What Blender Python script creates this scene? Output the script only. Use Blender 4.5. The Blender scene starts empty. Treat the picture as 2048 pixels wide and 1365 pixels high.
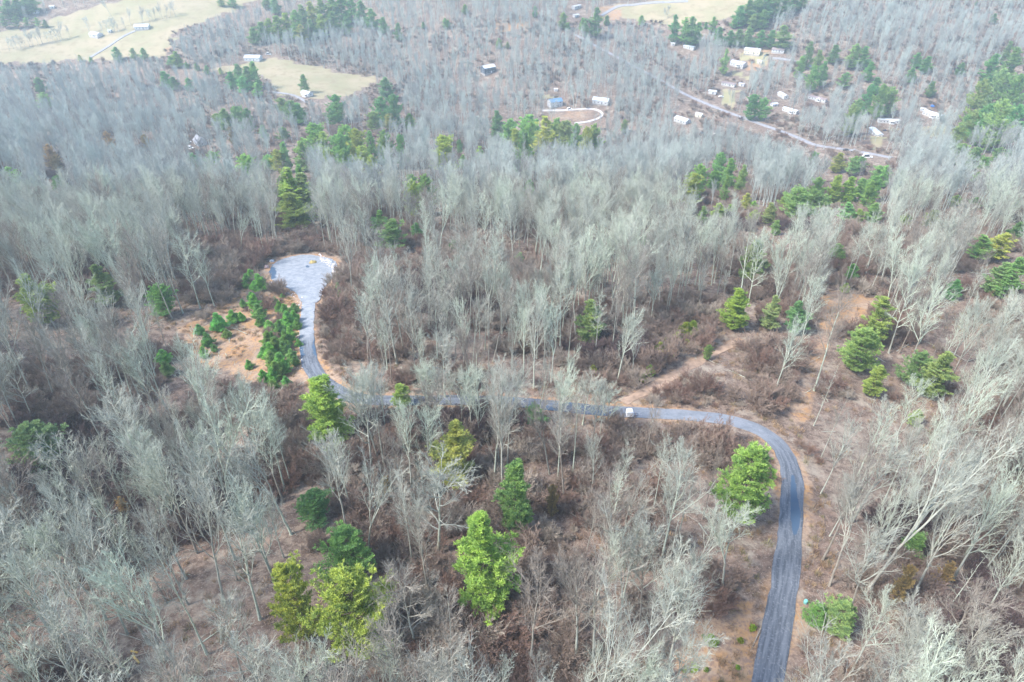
import bpy, math, random
import numpy as np
from mathutils import Vector

# ------------------------------------------------------------------ camera, sky, sun, exposure
S = bpy.context.scene
COL = S.collection
FPX, CZ, PITCH = 1370.0, 97.0, math.radians(35.8)
cd = bpy.data.cameras.new("camera")
cam = bpy.data.objects.new("camera", cd)
COL.objects.link(cam)
cam.location = (0, 0, CZ)
cam.rotation_euler = (math.radians(90) - PITCH, 0, 0)
cd.sensor_width = 36.0
cd.lens = 36.0 * FPX / 2048.0
cd.clip_start = 1.0
cd.clip_end = 8000.0
S.camera = cam

HAZE = .00025
SUN_EL, SUN_AZ = math.radians(48), math.radians(-115)     # azimuth from +Y, clockwise
w = bpy.data.worlds.new("World")
S.world = w
w.use_nodes = True
nt = w.node_tree
sky = nt.nodes.new("ShaderNodeTexSky")
sky.sky_type = 'NISHITA'
sky.sun_disc = False
sky.sun_elevation = SUN_EL
sky.sun_rotation = SUN_AZ
sky.dust_density = 1.5
sky.air_density = 1.0
sky.ozone_density = 1.0
bg = nt.nodes["Background"]
bg.inputs["Strength"].default_value = 0.15
nt.links.new(sky.outputs[0], bg.inputs["Color"])
sl = bpy.data.lights.new("sun", 'SUN')
sl.energy = 2.4
sl.angle = math.radians(11)
sl.color = (1.0, 0.965, 0.92)
sun = bpy.data.objects.new("sun", sl)
COL.objects.link(sun)
sd = Vector((math.sin(SUN_AZ) * math.cos(SUN_EL), math.cos(SUN_AZ) * math.cos(SUN_EL), math.sin(SUN_EL)))
sun.rotation_euler = sd.to_track_quat('Z', 'Y').to_euler()
S.view_settings.view_transform = 'Standard'
S.view_settings.look = 'None'
S.view_settings.gamma = 1.0
S.view_settings.exposure = 1.6
S.render.engine = 'CYCLES'
S.cycles.max_bounces = 6
S.cycles.diffuse_bounces = 4
S.cycles.glossy_bounces = 1
S.cycles.transmission_bounces = 3
S.cycles.volume_bounces = 1
S.cycles.use_denoising = True

# ------------------------------------------------------------------ terrain (metres; camera above the origin, y is forward)
rng = np.random.default_rng(7)
_d = np.arange(-800, 5000, 5.0)
_pts = [(-800, 30), (-200, 18), (0, 5), (51, 0), (170, -18), (345, -59), (480, -95), (620, -113), (760, -105),
        (900, -78), (1100, -20), (1400, 20), (2400, 35), (5000, 35)]
_z = np.interp(_d, *zip(*_pts))
_k = np.exp(-(np.arange(-100, 101, 5) / 35.0) ** 2)
_k /= _k.sum()
_z = np.convolve(np.pad(_z, 20, mode='edge'), _k, 'valid')


def T(x, y):
    z = np.interp(y, _d, _z)
    z = z - 9 * np.exp(-((x + 95) / 38) ** 2) * np.exp(-((y - 120) / 70) ** 2)
    z = z - 9 * np.exp(-((x - 105) / 35) ** 2) * np.exp(-((y - 85) / 60) ** 2)
    a = np.clip((y - 150) / 400, 0, 1) * 9
    z = z + a * np.sin(x / 115 + 1.0) * np.sin(y / 140 + .6) + a * .5 * np.sin(x / 57 + y / 71 + 2)
    return z + np.clip((x - 150) / 400, 0, 1) * np.clip((y - 600) / 300, 0, 1) * 45


CP, SP = math.cos(PITCH), math.sin(PITCH)


def proj(x, y, z):
    """world -> photo position (2048 x 1365) and depth; used to read the map off the photograph and to word the labels"""
    zz = z - CZ
    dep = y * CP - zz * SP
    up = y * SP + zz * CP
    dd = np.maximum(dep, 1e-3)
    return 1024 + FPX * x / dd, 682.5 - FPX * up / dd, dep


def ground(px, py):
    """the place on the terrain that the photograph shows at (px, py); vectorised"""
    px = np.atleast_1d(np.asarray(px, float)); py = np.atleast_1d(np.asarray(py, float))
    u = (px - 1024) / FPX; v = (682.5 - py) / FPX
    dx, dy, dz = u, CP + v * SP, -SP + v * CP
    t = np.full(px.shape, 20.0); done = np.zeros(px.shape, bool); last = t.copy()
    for _ in range(900):
        below = CZ + dz * t < T(dx * t, dy * t)
        done |= below
        if done.all():
            break
        last = np.where(done, last, t)
        t = np.where(done, t, t + 1.2 + t * .004)
    lo, hi = last, t
    for _ in range(24):
        m = (lo + hi) / 2
        b = CZ + dz * m < T(dx * m, dy * m)
        hi = np.where(b, m, hi); lo = np.where(b, lo, m)
    x, y = dx * hi, dy * hi
    return np.stack([x, y, T(x, y)], -1)


def g1(px, py):
    return ground(px, py)[0]


def inpoly(px, py, poly):
    px = np.asarray(px); py = np.asarray(py)
    r = np.zeros(px.shape, bool)
    n = len(poly)
    for i in range(n):
        x0, y0 = poly[i]; x1, y1 = poly[(i + 1) % n]
        if y0 == y1:
            continue
        c = ((y0 > py) != (y1 > py)) & (px < (x1 - x0) * (py - y0) / (y1 - y0) + x0)
        r ^= c
    return r


def dist_poly(x, y, pts):
    d = np.full(np.shape(x), 1e9)
    for (x0, y0), (x1, y1) in zip(pts[:-1], pts[1:]):
        ex, ey = x1 - x0, y1 - y0
        t = np.clip(((x - x0) * ex + (y - y0) * ey) / (ex * ex + ey * ey + 1e-9), 0, 1)
        d = np.minimum(d, np.hypot(x - x0 - t * ex, y - y0 - t * ey))
    return d


def vnoise(x, y, scale, seed=0):
    """smooth value noise 0..1"""
    xs, ys = np.asarray(x) / scale, np.asarray(y) / scale
    xi, yi = np.floor(xs).astype(np.int64), np.floor(ys).astype(np.int64)
    fx, fy = xs - xi, ys - yi
    fx = fx * fx * (3 - 2 * fx); fy = fy * fy * (3 - 2 * fy)

    def h(a, b):
        n = (a * 374761393 + b * 668265263 + seed * 974634713) & 0x7fffffff
        n = ((n ^ (n >> 13)) * 1274126177) & 0x7fffffff
        return ((n ^ (n >> 16)) & 0xffff) / 65535.0
    return (h(xi, yi) * (1 - fx) + h(xi + 1, yi) * fx) * (1 - fy) + (h(xi, yi + 1) * (1 - fx) + h(xi + 1, yi + 1) * fx) * fy


# ------------------------------------------------------------------ materials
def newmat(name, rough=0.85, spec=0.2):
    m = bpy.data.materials.new(name)
    m.use_nodes = True
    b = m.node_tree.nodes["Principled BSDF"]
    b.inputs["Roughness"].default_value = rough
    b.inputs["Specular IOR Level"].default_value = spec
    return m, m.node_tree, b


def N(t, kind, **kw):
    n = t.nodes.new(kind)
    for k, v in kw.items():
        setattr(n, k, v)
    return n


def mixc(t, fac, a, b, blend='MIX'):
    n = N(t, "ShaderNodeMix", data_type='RGBA', blend_type=blend)
    for sock, v in ((n.inputs[0], fac), (n.inputs[6], a), (n.inputs[7], b)):
        if isinstance(v, (int, float)):
            sock.default_value = v
        elif isinstance(v, tuple):
            sock.default_value = (*v, 1)
        else:
            t.links.new(v, sock)
    return n.outputs[2]


def noise(t, scale, detail=4, rough=.6, vec=None):
    n = N(t, "ShaderNodeTexNoise")
    n.inputs["Scale"].default_value = scale
    n.inputs["Detail"].default_value = detail
    n.inputs["Roughness"].default_value = rough
    if vec is None:
        g = N(t, "ShaderNodeNewGeometry")
        vec = g.outputs["Position"]
    t.links.new(vec, n.inputs["Vector"])
    return n.outputs[0]


def ramp(t, fac, lo, hi):
    n = N(t, "ShaderNodeMapRange")
    n.interpolation_type = 'SMOOTHSTEP'
    n.inputs[1].default_value = lo
    n.inputs[2].default_value = hi
    t.links.new(fac, n.inputs[0])
    return n.outputs[0]


def plain(name, col, rough=.7, spec=.3, var=.12, scale=1.5, metal=0.0):
    m, t, b = newmat(name, rough, spec)
    c = mixc(t, ramp(t, noise(t, scale), .3, .7), tuple(c * (1 - var) for c in col), tuple(min(1, c * (1 + var)) for c in col))
    t.links.new(c, b.inputs["Base Color"])
    b.inputs["Metallic"].default_value = metal
    return m


def tinted(name, col2, rough=.85):
    """object colour, varied a little per object and over the surface"""
    m, t, b = newmat(name, rough, .15)
    oi = N(t, "ShaderNodeObjectInfo")
    c = mixc(t, oi.outputs["Random"], oi.outputs["Color"], mixc(t, 1.0, oi.outputs["Color"], col2, 'MULTIPLY'))
    tc = N(t, "ShaderNodeTexCoord")
    c = mixc(t, ramp(t, noise(t, .8, 3, .6, tc.outputs["Object"]), .35, .68), mixc(t, 1.0, c, (1.22, 1.16, 1.0), 'MULTIPLY'), mixc(t, 1.0, c, (.62, .70, .74), 'MULTIPLY'))
    c = mixc(t, ramp(t, noise(t, 4.5, 2, .5, tc.outputs["Object"]), .4, .62), c, mixc(t, 1.0, c, (.66, .70, .72), 'MULTIPLY'))
    t.links.new(c, b.inputs["Base Color"])
    return m, t, b, c


def barkmat(name, a, bb, cc):
    m, t, b = newmat(name, .9, .1)
    oi = N(t, "ShaderNodeObjectInfo")
    c = mixc(t, ramp(t, oi.outputs["Random"], 0, .55), a, bb)
    c = mixc(t, ramp(t, oi.outputs["Random"], .6, 1), c, cc)
    tc = N(t, "ShaderNodeTexCoord")
    c = mixc(t, ramp(t, noise(t, 1.1, 3, .6, tc.outputs["Object"]), .35, .7), c, mixc(t, 1.0, c, (.72, .70, .66), 'MULTIPLY'))
    t.links.new(c, b.inputs["Base Color"])
    return m


M = {}
M['bark'] = barkmat('pale_bark', (.48, .535, .435), (.395, .41, .355), (.275, .24, .205))
M['farbark'] = barkmat('grey_bark', (.44, .495, .455), (.385, .415, .39), (.29, .28, .265))
M['brush'] = barkmat('brush_twigs', (.23, .145, .115), (.28, .215, .175), (.37, .32, .265))
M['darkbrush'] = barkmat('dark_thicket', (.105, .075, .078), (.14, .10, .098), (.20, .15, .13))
M['pinebark'] = plain('pine_bark', (.20, .16, .125), .9, .1)
m, t, b, c = tinted('pine_needles', (.70, .80, .75), .75)
tl = N(t, "ShaderNodeBsdfTranslucent"); t.links.new(c, tl.inputs[0])
mx = N(t, "ShaderNodeMixShader"); mx.inputs[0].default_value = .42
t.links.new(b.outputs[0], mx.inputs[1]); t.links.new(tl.outputs[0], mx.inputs[2])
t.links.new(mx.outputs[0], t.nodes['Material Output'].inputs[0])
M['needle'] = m

# leaf-strewn forest floor, with bare clay, straw pasture and lawn where the ground attribute says so
m, t, b = newmat('forest_floor', .95, .05)
n1, n2, n3 = noise(t, .045, 5, .6), noise(t, .55, 5, .7), noise(t, 3.5, 3, .7)
c = mixc(t, ramp(t, n1, .35, .65), (.205, .142, .110), (.245, .19, .148))
c = mixc(t, ramp(t, n2, .40, .60), c, (.115, .082, .067))
c = mixc(t, ramp(t, noise(t, .16, 5, .7), .50, .68), c, (.30, .255, .205))
c = mixc(t, ramp(t, n3, .54, .70), c, (.37, .30, .235))
at = N(t, "ShaderNodeAttribute", attribute_name="cover")
sp = N(t, "ShaderNodeSeparateColor")
t.links.new(at.outputs["Color"], sp.inputs[0])


def masked(sock, lo=.30, hi=.62, amp=.45, sc=.35):
    a = N(t, "ShaderNodeMath", operation='MULTIPLY_ADD')
    t.links.new(noise(t, sc, 4, .65), a.inputs[0]); a.inputs[1].default_value = amp
    bb = N(t, "ShaderNodeMath", operation='SUBTRACT')
    t.links.new(sock, a.inputs[2]); t.links.new(a.outputs[0], bb.inputs[0]); bb.inputs[1].default_value = amp * .5
    return ramp(t, bb.outputs[0], lo, hi)


clay = mixc(t, ramp(t, noise(t, .25, 4), .35, .65), (.36, .265, .19), (.39, .225, .105))
clay = mixc(t, ramp(t, noise(t, 1.1, 5, .7), .44, .64), clay, (.24, .165, .125))
straw = mixc(t, ramp(t, noise(t, .03, 5), .35, .65), (.335, .275, .18), (.265, .24, .14))
straw = mixc(t, ramp(t, noise(t, .11, 6, .7), .48, .66), straw, (.25, .205, .125))
lawn = mixc(t, ramp(t, noise(t, .08, 4), .3, .7), (.27, .26, .14), (.33, .275, .17))
c = mixc(t, masked(sp.outputs[1]), c, clay)
c = mixc(t, masked(sp.outputs[2], .3, .6, .35, .08), c, lawn)
c = mixc(t, masked(sp.outputs[0], .3, .6, .3, .06), c, straw)
t.links.new(c, b.inputs["Base Color"])
bu = N(t, "ShaderNodeBump")
bu.inputs["Strength"].default_value = .8
bu.inputs["Distance"].default_value = .5
t.links.new(n2, bu.inputs["Height"])
t.links.new(bu.outputs[0], b.inputs["Normal"])
M['ground'] = m

# worn blacktop: dry pale tracks, dark damp streaks running along it
m, t, b = newmat('blacktop', .7, .35)
at = N(t, "ShaderNodeAttribute", attribute_name="lane")     # x across -1..1, y along (m), z how bleached
sx = N(t, "ShaderNodeSeparateXYZ")
t.links.new(at.outputs["Vector"], sx.inputs[0])
cb = N(t, "ShaderNodeCombineXYZ")
ml = N(t, "ShaderNodeMath", operation='MULTIPLY'); t.links.new(sx.outputs[0], ml.inputs[0]); ml.inputs[1].default_value = 2.4
ml2 = N(t, "ShaderNodeMath", operation='MULTIPLY'); t.links.new(sx.outputs[1], ml2.inputs[0]); ml2.inputs[1].default_value = .075
t.links.new(ml.outputs[0], cb.inputs[0]); t.links.new(ml2.outputs[0], cb.inputs[1])
st = noise(t, 1.7, 5, .62, cb.outputs[0])
c = mixc(t, ramp(t, st, .38, .62), (.07, .08, .098), (.145, .16, .185))
c = mixc(t, ramp(t, noise(t, 2.5, 4), .5, .75), c, (.20, .215, .24))
pale = mixc(t, ramp(t, noise(t, .5, 6, .7), .35, .65), (.20, .222, .25), (.30, .317, .345))
pale = mixc(t, ramp(t, noise(t, 1.1, 4, .6), .60, .68), pale, (.16, .18, .215))
pale = mixc(t, ramp(t, noise(t, 1.7, 4, .7), .62, .70), pale, (.50, .50, .51))
c = mixc(t, ramp(t, sx.outputs[2], 0.0, 1.0), c, pale)
wet = N(t, "ShaderNodeAttribute", attribute_name="damp")
wa = N(t, "ShaderNodeMath", operation='MULTIPLY_ADD')
t.links.new(noise(t, .55, 4, .6), wa.inputs[0]); wa.inputs[1].default_value = .7
t.links.new(wet.outputs["Fac"], wa.inputs[2])
dampf = ramp(t, wa.outputs[0], .78, .90)
c = mixc(t, dampf, c, (.055, .095, .15))
t.links.new(c, b.inputs["Base Color"])
M['road'] = m
M['gravel'] = plain('gravel', (.27, .265, .28), .95, .1, .15, .4)
M['concrete'] = plain('concrete', (.46, .43, .42), .9, .1, .1, .3)
M['claytrack'] = plain('clay_track', (.31, .22, .16), .95, .05, .25, .5)
M['white'] = plain('white_siding', (.52, .52, .52), .5, .4, .04, .4)
M['cream'] = plain('cream_siding', (.78, .70, .48), .6, .3, .05, .4)
M['greysiding'] = plain('grey_siding', (.50, .52, .54), .6, .3, .07, .4)
M['darksiding'] = plain('dark_siding', (.07, .085, .11), .6, .3, .12, .4)
M['whiteroof'] = plain('white_metal_roof', (.50, .51, .52), .45, .4, .05, .3)
M['greyroof'] = plain('grey_shingle', (.36, .36, .39), .85, .2, .12, .5)
M['paleroof'] = plain('pale_metal_roof', (.52, .57, .62), .5, .4, .08, .3)
M['blueroof'] = plain('blue_metal_roof', (.11, .22, .37), .45, .4, .08, .3)
M['brownroof'] = plain('brown_shingle', (.25, .20, .20), .85, .2, .12, .5)
M['glass'] = plain('window_glass', (.05, .06, .075), .15, .6, .1)
M['trim'] = plain('trim', (.72, .72, .72), .6, .3, .03)
M['block'] = plain('foundation_block', (.38, .36, .34), .9, .1, .12)
M['deck'] = plain('weathered_deck', (.33, .28, .23), .9, .1, .15)
M['tyre'] = plain('tyre', (.03, .03, .03), .9, .2, .1)
M['teal'] = plain('teal_plastic', (.16, .42, .40), .4, .4, .06, 3)
M['tarp'] = plain('blue_tarp', (.03, .13, .42), .5, .4, .15, 1)
M['rock'] = plain('pale_rock', (.58, .54, .53), .9, .1, .25, 2)
M['rockpink'] = plain('pink_rock', (.56, .40, .36), .9, .1, .2, 2)
M['rockblue'] = plain('bluish_rock', (.38, .43, .49), .9, .1, .2, 2)
M['deadgrass'] = barkmat('dead_grass', (.42, .31, .19), (.34, .23, .15), (.27, .24, .13))
M['mound'] = plain('ochre_soil', (.33, .26, .11), .95, .05, .25, 2)
M['freshwood'] = plain('fresh_cut_wood', (.62, .43, .15), .8, .15, .15, 4)
M['oldwood'] = plain('weathered_wood', (.30, .25, .20), .9, .1, .2, 3)
M['chrome'] = plain('bright_metal', (.6, .6, .62), .35, .5, .05, 3, .8)


# ------------------------------------------------------------------ mesh helpers
def mk(name, v, f, mat=None, parent=None, smooth=False, link=True):
    me = bpy.data.meshes.new(name)
    v = np.asarray(v, float)
    me.from_pydata(v.tolist(), [], f if isinstance(f, list) else f.tolist())
    if smooth:
        me.polygons.foreach_set("use_smooth", np.ones(len(me.polygons), bool))
    me.update()
    if mat is not None:
        me.materials.append(mat)
    o = bpy.data.objects.new(name, me)
    if link:
        COL.objects.link(o)
    if parent is not None:
        o.parent = parent
    return o


def empty(name, loc, rz=0.0):
    o = bpy.data.objects.new(name, None)
    COL.objects.link(o)
    o.location = loc
    o.rotation_euler = (0, 0, rz)
    o.empty_display_size = .5
    return o


def tag(o, label=None, cat=None, group=None, kind=None):
    if label: o["label"] = label
    if cat: o["category"] = cat
    if group: o["group"] = group
    if kind: o["kind"] = kind
    return o


class MB:
    """collects boxes, prisms and lathes into one mesh"""
    def __init__(s): s.v, s.f = [], []

    def add(s, v, f):
        k = len(s.v)
        s.v += [tuple(p) for p in v]
        s.f += [[i + k for i in q] for q in f]
        return s

    def box(s, x0, x1, y0, y1, z0, z1):
        return s.add([(x0, y0, z0), (x1, y0, z0), (x1, y1, z0), (x0, y1, z0), (x0, y0, z1), (x1, y0, z1), (x1, y1, z1), (x0, y1, z1)],
                     [[3, 2, 1, 0], [4, 5, 6, 7], [0, 1, 5, 4], [1, 2, 6, 5], [2, 3, 7, 6], [3, 0, 4, 7]])

    def prism(s, prof, y0, y1):
        """profile in x,z extruded along y"""
        n = len(prof)
        return s.add([(x, y0, z) for x, z in prof] + [(x, y1, z) for x, z in prof],
                     [list(range(n)), list(range(2 * n - 1, n - 1, -1))] + [[(i + 1) % n, i, n + i, n + (i + 1) % n] for i in range(n)])

    def cyl(s, c, r0, r1, h, n=12, axis=2):
        a = [2 * math.pi * i / n for i in range(n)]
        pts = []
        for r, k in ((r0, 0), (r1, h)):
            for q in a:
                p = [r * math.cos(q), r * math.sin(q), k]
                if axis == 1: p = [p[0], p[2], p[1]]
                if axis == 0: p = [p[2], p[0], p[1]]
                pts.append((p[0] + c[0], p[1] + c[1], p[2] + c[2]))
        f = [[i, (i + 1) % n, n + (i + 1) % n, n + i] for i in range(n)] + [list(range(n - 1, -1, -1)), list(range(n, 2 * n))]
        return s.add(pts, f)

    def build(s, name, mat, parent=None, bevel=0.0):
        o = mk(name, s.v, s.f, mat, parent)
        if bevel:
            bm = o.modifiers.new("bevel", 'BEVEL'); bm.width = bevel; bm.segments = 2; bm.limit_method = 'ANGLE'
        return o


# ------------------------------------------------------------------ what lies where, read off the photograph
MAIN = [(1520, 1430), (1537, 1365), (1548, 1300), (1560, 1230), (1570, 1160), (1577, 1100), (1583, 1040), (1585, 990), (1583, 950), (1575, 912),
        (1560, 888), (1535, 868), (1500, 850), (1450, 839), (1390, 832), (1300, 828), (1200, 822), (1130, 815), (1050, 806), (950, 801),
        (850, 801), (760, 803), (705, 798), (665, 780), (636, 755), (620, 730), (614, 700), (613, 660), (617, 610), (622, 580), (620, 560)]
CUL = [(603, 606), (592, 586), (577, 578), (558, 572), (544, 562), (538, 546), (545, 530), (560, 521), (580, 515), (605, 510), (628, 511),
       (645, 516), (660, 517), (672, 524), (676, 538), (668, 552), (656, 566), (646, 582), (638, 606)]
FAR = [(1150, 70), (1190, 92), (1240, 118), (1300, 150), (1340, 172), (1370, 190), (1440, 220), (1500, 241), (1560, 262), (1600, 278), (1626, 292),
       (1660, 296), (1700, 301), (1745, 309), (1785, 317)]
TRACK = [(1245, 805), (1290, 788), (1340, 757), (1400, 720), (1450, 697), (1485, 682)]
TRAIL = [(1596, 838), (1612, 790), (1628, 740), (1645, 690), (1668, 640), (1690, 610)]
LOOP = [(1085, 222), (1130, 222), (1160, 219), (1190, 218), (1205, 224), (1208, 234), (1190, 241), (1172, 246), (1145, 248)]
LANE = [(180, 116), (200, 104), (218, 93), (236, 80), (250, 71), (272, 62)]
DRIVE = [(535, 184), (560, 187), (585, 190), (602, 198), (614, 206)]
HILLDRIVE = [(1203, 32), (1222, 20), (1240, 11), (1300, 6), (1380, 3)]
YARDDRIVE = [(1545, 117), (1570, 119), (1600, 126), (1640, 140)]


def gpath(pts, step=3.0):
    p = ground(*zip(*pts))[:, :2]
    s = np.r_[0, np.cumsum(np.hypot(*np.diff(p, axis=0).T))]
    q = np.arange(0, s[-1], step)
    out = np.stack([np.interp(q, s, p[:, 0]), np.interp(q, s, p[:, 1])], -1)
    k = np.array([1, 2, 3, 4, 3, 2, 1.]); k /= k.sum()
    pad = np.pad(out, ((3, 3), (0, 0)), mode='reflect', reflect_type='odd')
    return np.stack([np.convolve(pad[:, i], k, 'valid') for i in (0, 1)], -1)


W_MAIN, W_FAR, W_TRACK, W_TRAIL = gpath(MAIN, 2.0), gpath(FAR, 5), gpath(TRACK), gpath(TRAIL)
W_CUL = ground(*zip(*CUL))[:, :2]

FIELDS = [[(-80, 62), (60, 58), (95, 40), (180, 14), (300, -14), (570, -14), (420, 34), (345, 66), (330, 112), (230, 120), (150, 122), (-80, 132)],
          [(415, 138), (478, 128), (545, 114), (640, 140), (765, 158), (705, 190), (640, 193), (560, 186), (525, 150), (440, 145)],
          [(1240, 30), (1235, 14), (1290, 4), (1400, -14), (1510, -14), (1475, 36), (1400, 50), (1330, 48), (1250, 40)]]
CLAYS = [[(352, 655), (420, 632), (478, 585), (500, 560), (545, 583), (600, 610), (606, 690), (604, 750), (560, 795), (505, 775), (460, 745), (400, 730)],
         [(1340, 1400), (1365, 1270), (1420, 1215), (1505, 1195), (1520, 1230), (1490, 1400)],
         [(1628, 598), (1690, 580), (1750, 598), (1750, 645), (1690, 658), (1632, 655)],
         [(1195, 36), (1200, 14), (1245, 8), (1265, 22), (1232, 44)],
         [(1090, 228), (1180, 222), (1205, 240), (1130, 252), (1095, 250)],
         [(1490, 90), (1560, 92), (1570, 103), (1490, 103)],
         [(1500, 122), (1540, 125), (1530, 145), (1495, 140)],
         [(985, 42), (1055, 38), (1060, 60), (1000, 64)],
         [(225, 1000), (262, 1005), (258, 1040), (230, 1035)],
         [(1090, 985), (1122, 985), (1122, 1035), (1090, 1035)],
         [(245, 80), (305, 66), (345, 92), (330, 108), (260, 104)]]
LAWNS = [[(1440, 172), (1478, 182), (1470, 222), (1436, 205)], [(1485, 100), (1540, 104), (1540, 130), (1470, 118)],
         [(1780, 252), (1830, 250), (1890, 245), (1900, 270), (1850, 275), (1790, 262)], [(1450, 140), (1500, 145), (1500, 165), (1460, 160)],
         [(1740, 270), (1775, 272), (1768, 300), (1745, 300)], [(1085, 184), (1120, 184), (1125, 196), (1085, 198)]]
# what must stay in sight: no tree stands where its crown would cover it
KEEP = FIELDS + [CLAYS[0], CLAYS[3], CLAYS[4],
        [(1235, 832), (1240, 800), (1290, 775), (1400, 705), (1480, 668), (1500, 690), (1440, 730), (1350, 790), (1330, 815), (1320, 838)],
        [(1340, 1400), (1370, 1270), (1430, 1210), (1520, 1180), (1530, 1230), (1500, 1400)],
        [(1625, 590), (1690, 580), (1745, 590), (1745, 650), (1690, 660), (1640, 655)], [(1480, 700), (1560, 720), (1590, 840), (1500, 830)]]
BRUSHY = [[(350, 500), (500, 478), (545, 520), (540, 575), (480, 600), (360, 610)], [(640, 600), (690, 530), (800, 545), (830, 600), (820, 720), (640, 735)],
          [(90, 830), (250, 835), (430, 865), (425, 965), (200, 1005), (40, 1000)], [(860, 470), (1000, 500), (1120, 560), (1100, 640), (980, 600), (860, 560)],
          [(1400, 880), (1480, 900), (1480, 960), (1400, 930)], [(1770, 1010), (1860, 1020), (1800, 1110), (1720, 1060)],
          [(1830, 1200), (1960, 1190), (2048, 1230), (2048, 1365), (1880, 1365)], [(850, 1180), (1010, 1230), (1010, 1365), (790, 1365)],
          [(1230, 720), (1320, 640), (1440, 620), (1420, 700), (1300, 770)], [(1480, 700), (1600, 690), (1600, 830), (1520, 830)]]
ROADVIS = [[p for p in MAIN if p[1] >= 840], [(1450, 840), (1390, 833), (1240, 826)], [(613, 700), (617, 610)], FAR[5:], TRAIL, TRACK]

# ------------------------------------------------------------------ the ground: one sheet out to the skyline
ys = [-300.0]
while ys[-1] < 2300:
    y = ys[-1]
    ys.append(y + (7.0 if y < -20 else max(.9, .0072 * math.hypot(y, 97))))
ys = np.array(ys)
us = np.linspace(-1.75, 1.75, 391)
Y, U = np.meshgrid(ys, us, indexing='ij')
X = U * (np.abs(Y) + 120)
Z = T(X, Y)
nr, nc = Y.shape
idx = np.arange(nr * nc).reshape(nr, nc)
quads = np.stack([idx[:-1, :-1], idx[:-1, 1:], idx[1:, 1:], idx[1:, :-1]], -1).reshape(-1, 4)
go = mk('ground', np.stack([X, Y, Z], -1).reshape(-1, 3), quads, M['ground'], smooth=True)
tag(go, kind='structure')
GPX, GPY, GD = proj(X, Y, Z)
jx = (vnoise(X, Y, 9, 3) - .5) * 14 + (vnoise(X, Y, 45, 33) - .5) * 16 * (Y > 400); jy = (vnoise(X, Y, 9, 4) - .5) * 7 + (vnoise(X, Y, 38, 34) - .5) * 9 * (Y > 400)
cov = np.zeros((nr, nc, 4)); cov[..., 3] = 1
front = (GD > 20) & (Y > 30)
for k, polys in ((0, FIELDS), (1, CLAYS), (2, LAWNS)):
    for p in polys:
        cov[..., k] = np.maximum(cov[..., k], (inpoly(GPX + jx, GPY + jy, p) & front) * ((.25 + .35 * vnoise(X, Y, 16, 45)) if p is CLAYS[4] else (.35 + .5 * vnoise(X, Y, 16, 45)) if k == 2 else .92 if k != 1 else .72 + .2 * vnoise(X, Y, 14, 44) if p is CLAYS[2] else .5 + .4 * vnoise(X, Y, 14, 44)))
dm = dist_poly(X, Y, W_MAIN[::4].tolist())
dc = dist_poly(X, Y, np.vstack([W_CUL, W_CUL[:1]]).tolist())
cov[..., 1] = np.maximum(cov[..., 1], np.clip(.85 - (dm - 2.6) / 4.2, 0, 1) * (dm < 8) * (.25 + .75 * vnoise(X, Y, 12, 9)))
cov[..., 1] = np.maximum(cov[..., 1], np.clip(.8 - dc / 7, 0, 1))
for wp, wd in ((W_TRACK, 4.5), (W_TRAIL, 4.0)):
    cov[..., 1] = np.maximum(cov[..., 1], np.clip(1.0 - dist_poly(X, Y, wp.tolist()) / wd, 0, .7) * (.35 + .65 * vnoise(X, Y, 10, 71)))
df = dist_poly(X, Y, W_FAR.tolist())
cov[..., 1] = np.maximum(cov[..., 1], np.clip(.3 - (df - 3) / 12, 0, .3) * (df < 12))
at = go.data.color_attributes.new("cover", 'FLOAT_COLOR', 'POINT')
at.data.foreach_set("color", cov.reshape(-1).astype(np.float32))


def ribbon(name, path, width, mat, lift, seg=8, bleach=None, damp=None, wob=.15):
    """a paved strip following the terrain"""
    tg = np.gradient(path, axis=0)
    tg /= np.linalg.norm(tg, axis=1)[:, None]
    nm = np.stack([-tg[:, 1], tg[:, 0]], -1)
    s = np.r_[0, np.cumsum(np.hypot(*np.diff(path, axis=0).T))]
    wl = width / 2 + wob * (vnoise(s, s * 0, 4, 11) - .5) + wob * (vnoise(s, s * 0, 1.5, 12) - .5)
    wr = width / 2 + wob * (vnoise(s, s * 0, 4, 13) - .5) + wob * (vnoise(s, s * 0, 1.5, 14) - .5)
    q = np.linspace(-1, 1, seg + 1)
    half = np.where(q[None, :] < 0, wl[:, None], wr[:, None])
    P = path[:, None, :] + nm[:, None, :] * (q[None, :] * half)[..., None]
    z = T(P[..., 0], P[..., 1]) + lift + .05 * (1 - q[None, :] ** 2)
    n, m_ = z.shape
    V = np.concatenate([P, z[..., None]], -1)
    edgeL = V[:, :1].copy(); edgeL[..., 2] -= lift + .25
    edgeR = V[:, -1:].copy(); edgeR[..., 2] -= lift + .25
    V = np.concatenate([edgeL, V, edgeR], 1)
    m2 = m_ + 2
    ii = np.arange(n * m2).reshape(n, m2)
    f = np.stack([ii[:-1, :-1], ii[1:, :-1], ii[1:, 1:], ii[:-1, 1:]], -1).reshape(-1, 4)[:, ::-1]
    o = mk(name, V.reshape(-1, 3), f, mat)
    tag(o, kind='structure')
    qq = np.r_[-1, q, 1]
    lane = np.zeros((n, m2, 3))
    lane[..., 0] = qq[None]; lane[..., 1] = s[:, None]
    if bleach is not None: lane[..., 2] = bleach(path)[:, None]
    a = o.data.attributes.new("lane", 'FLOAT_VECTOR', 'POINT'); a.data.foreach_set("vector", lane.reshape(-1).astype(np.float32))
    dv = np.zeros((n, m2)) if damp is None else damp(path, qq)
    a = o.data.attributes.new("damp", 'FLOAT', 'POINT'); a.data.foreach_set("value", dv.reshape(-1).astype(np.float32))
    return o


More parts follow.
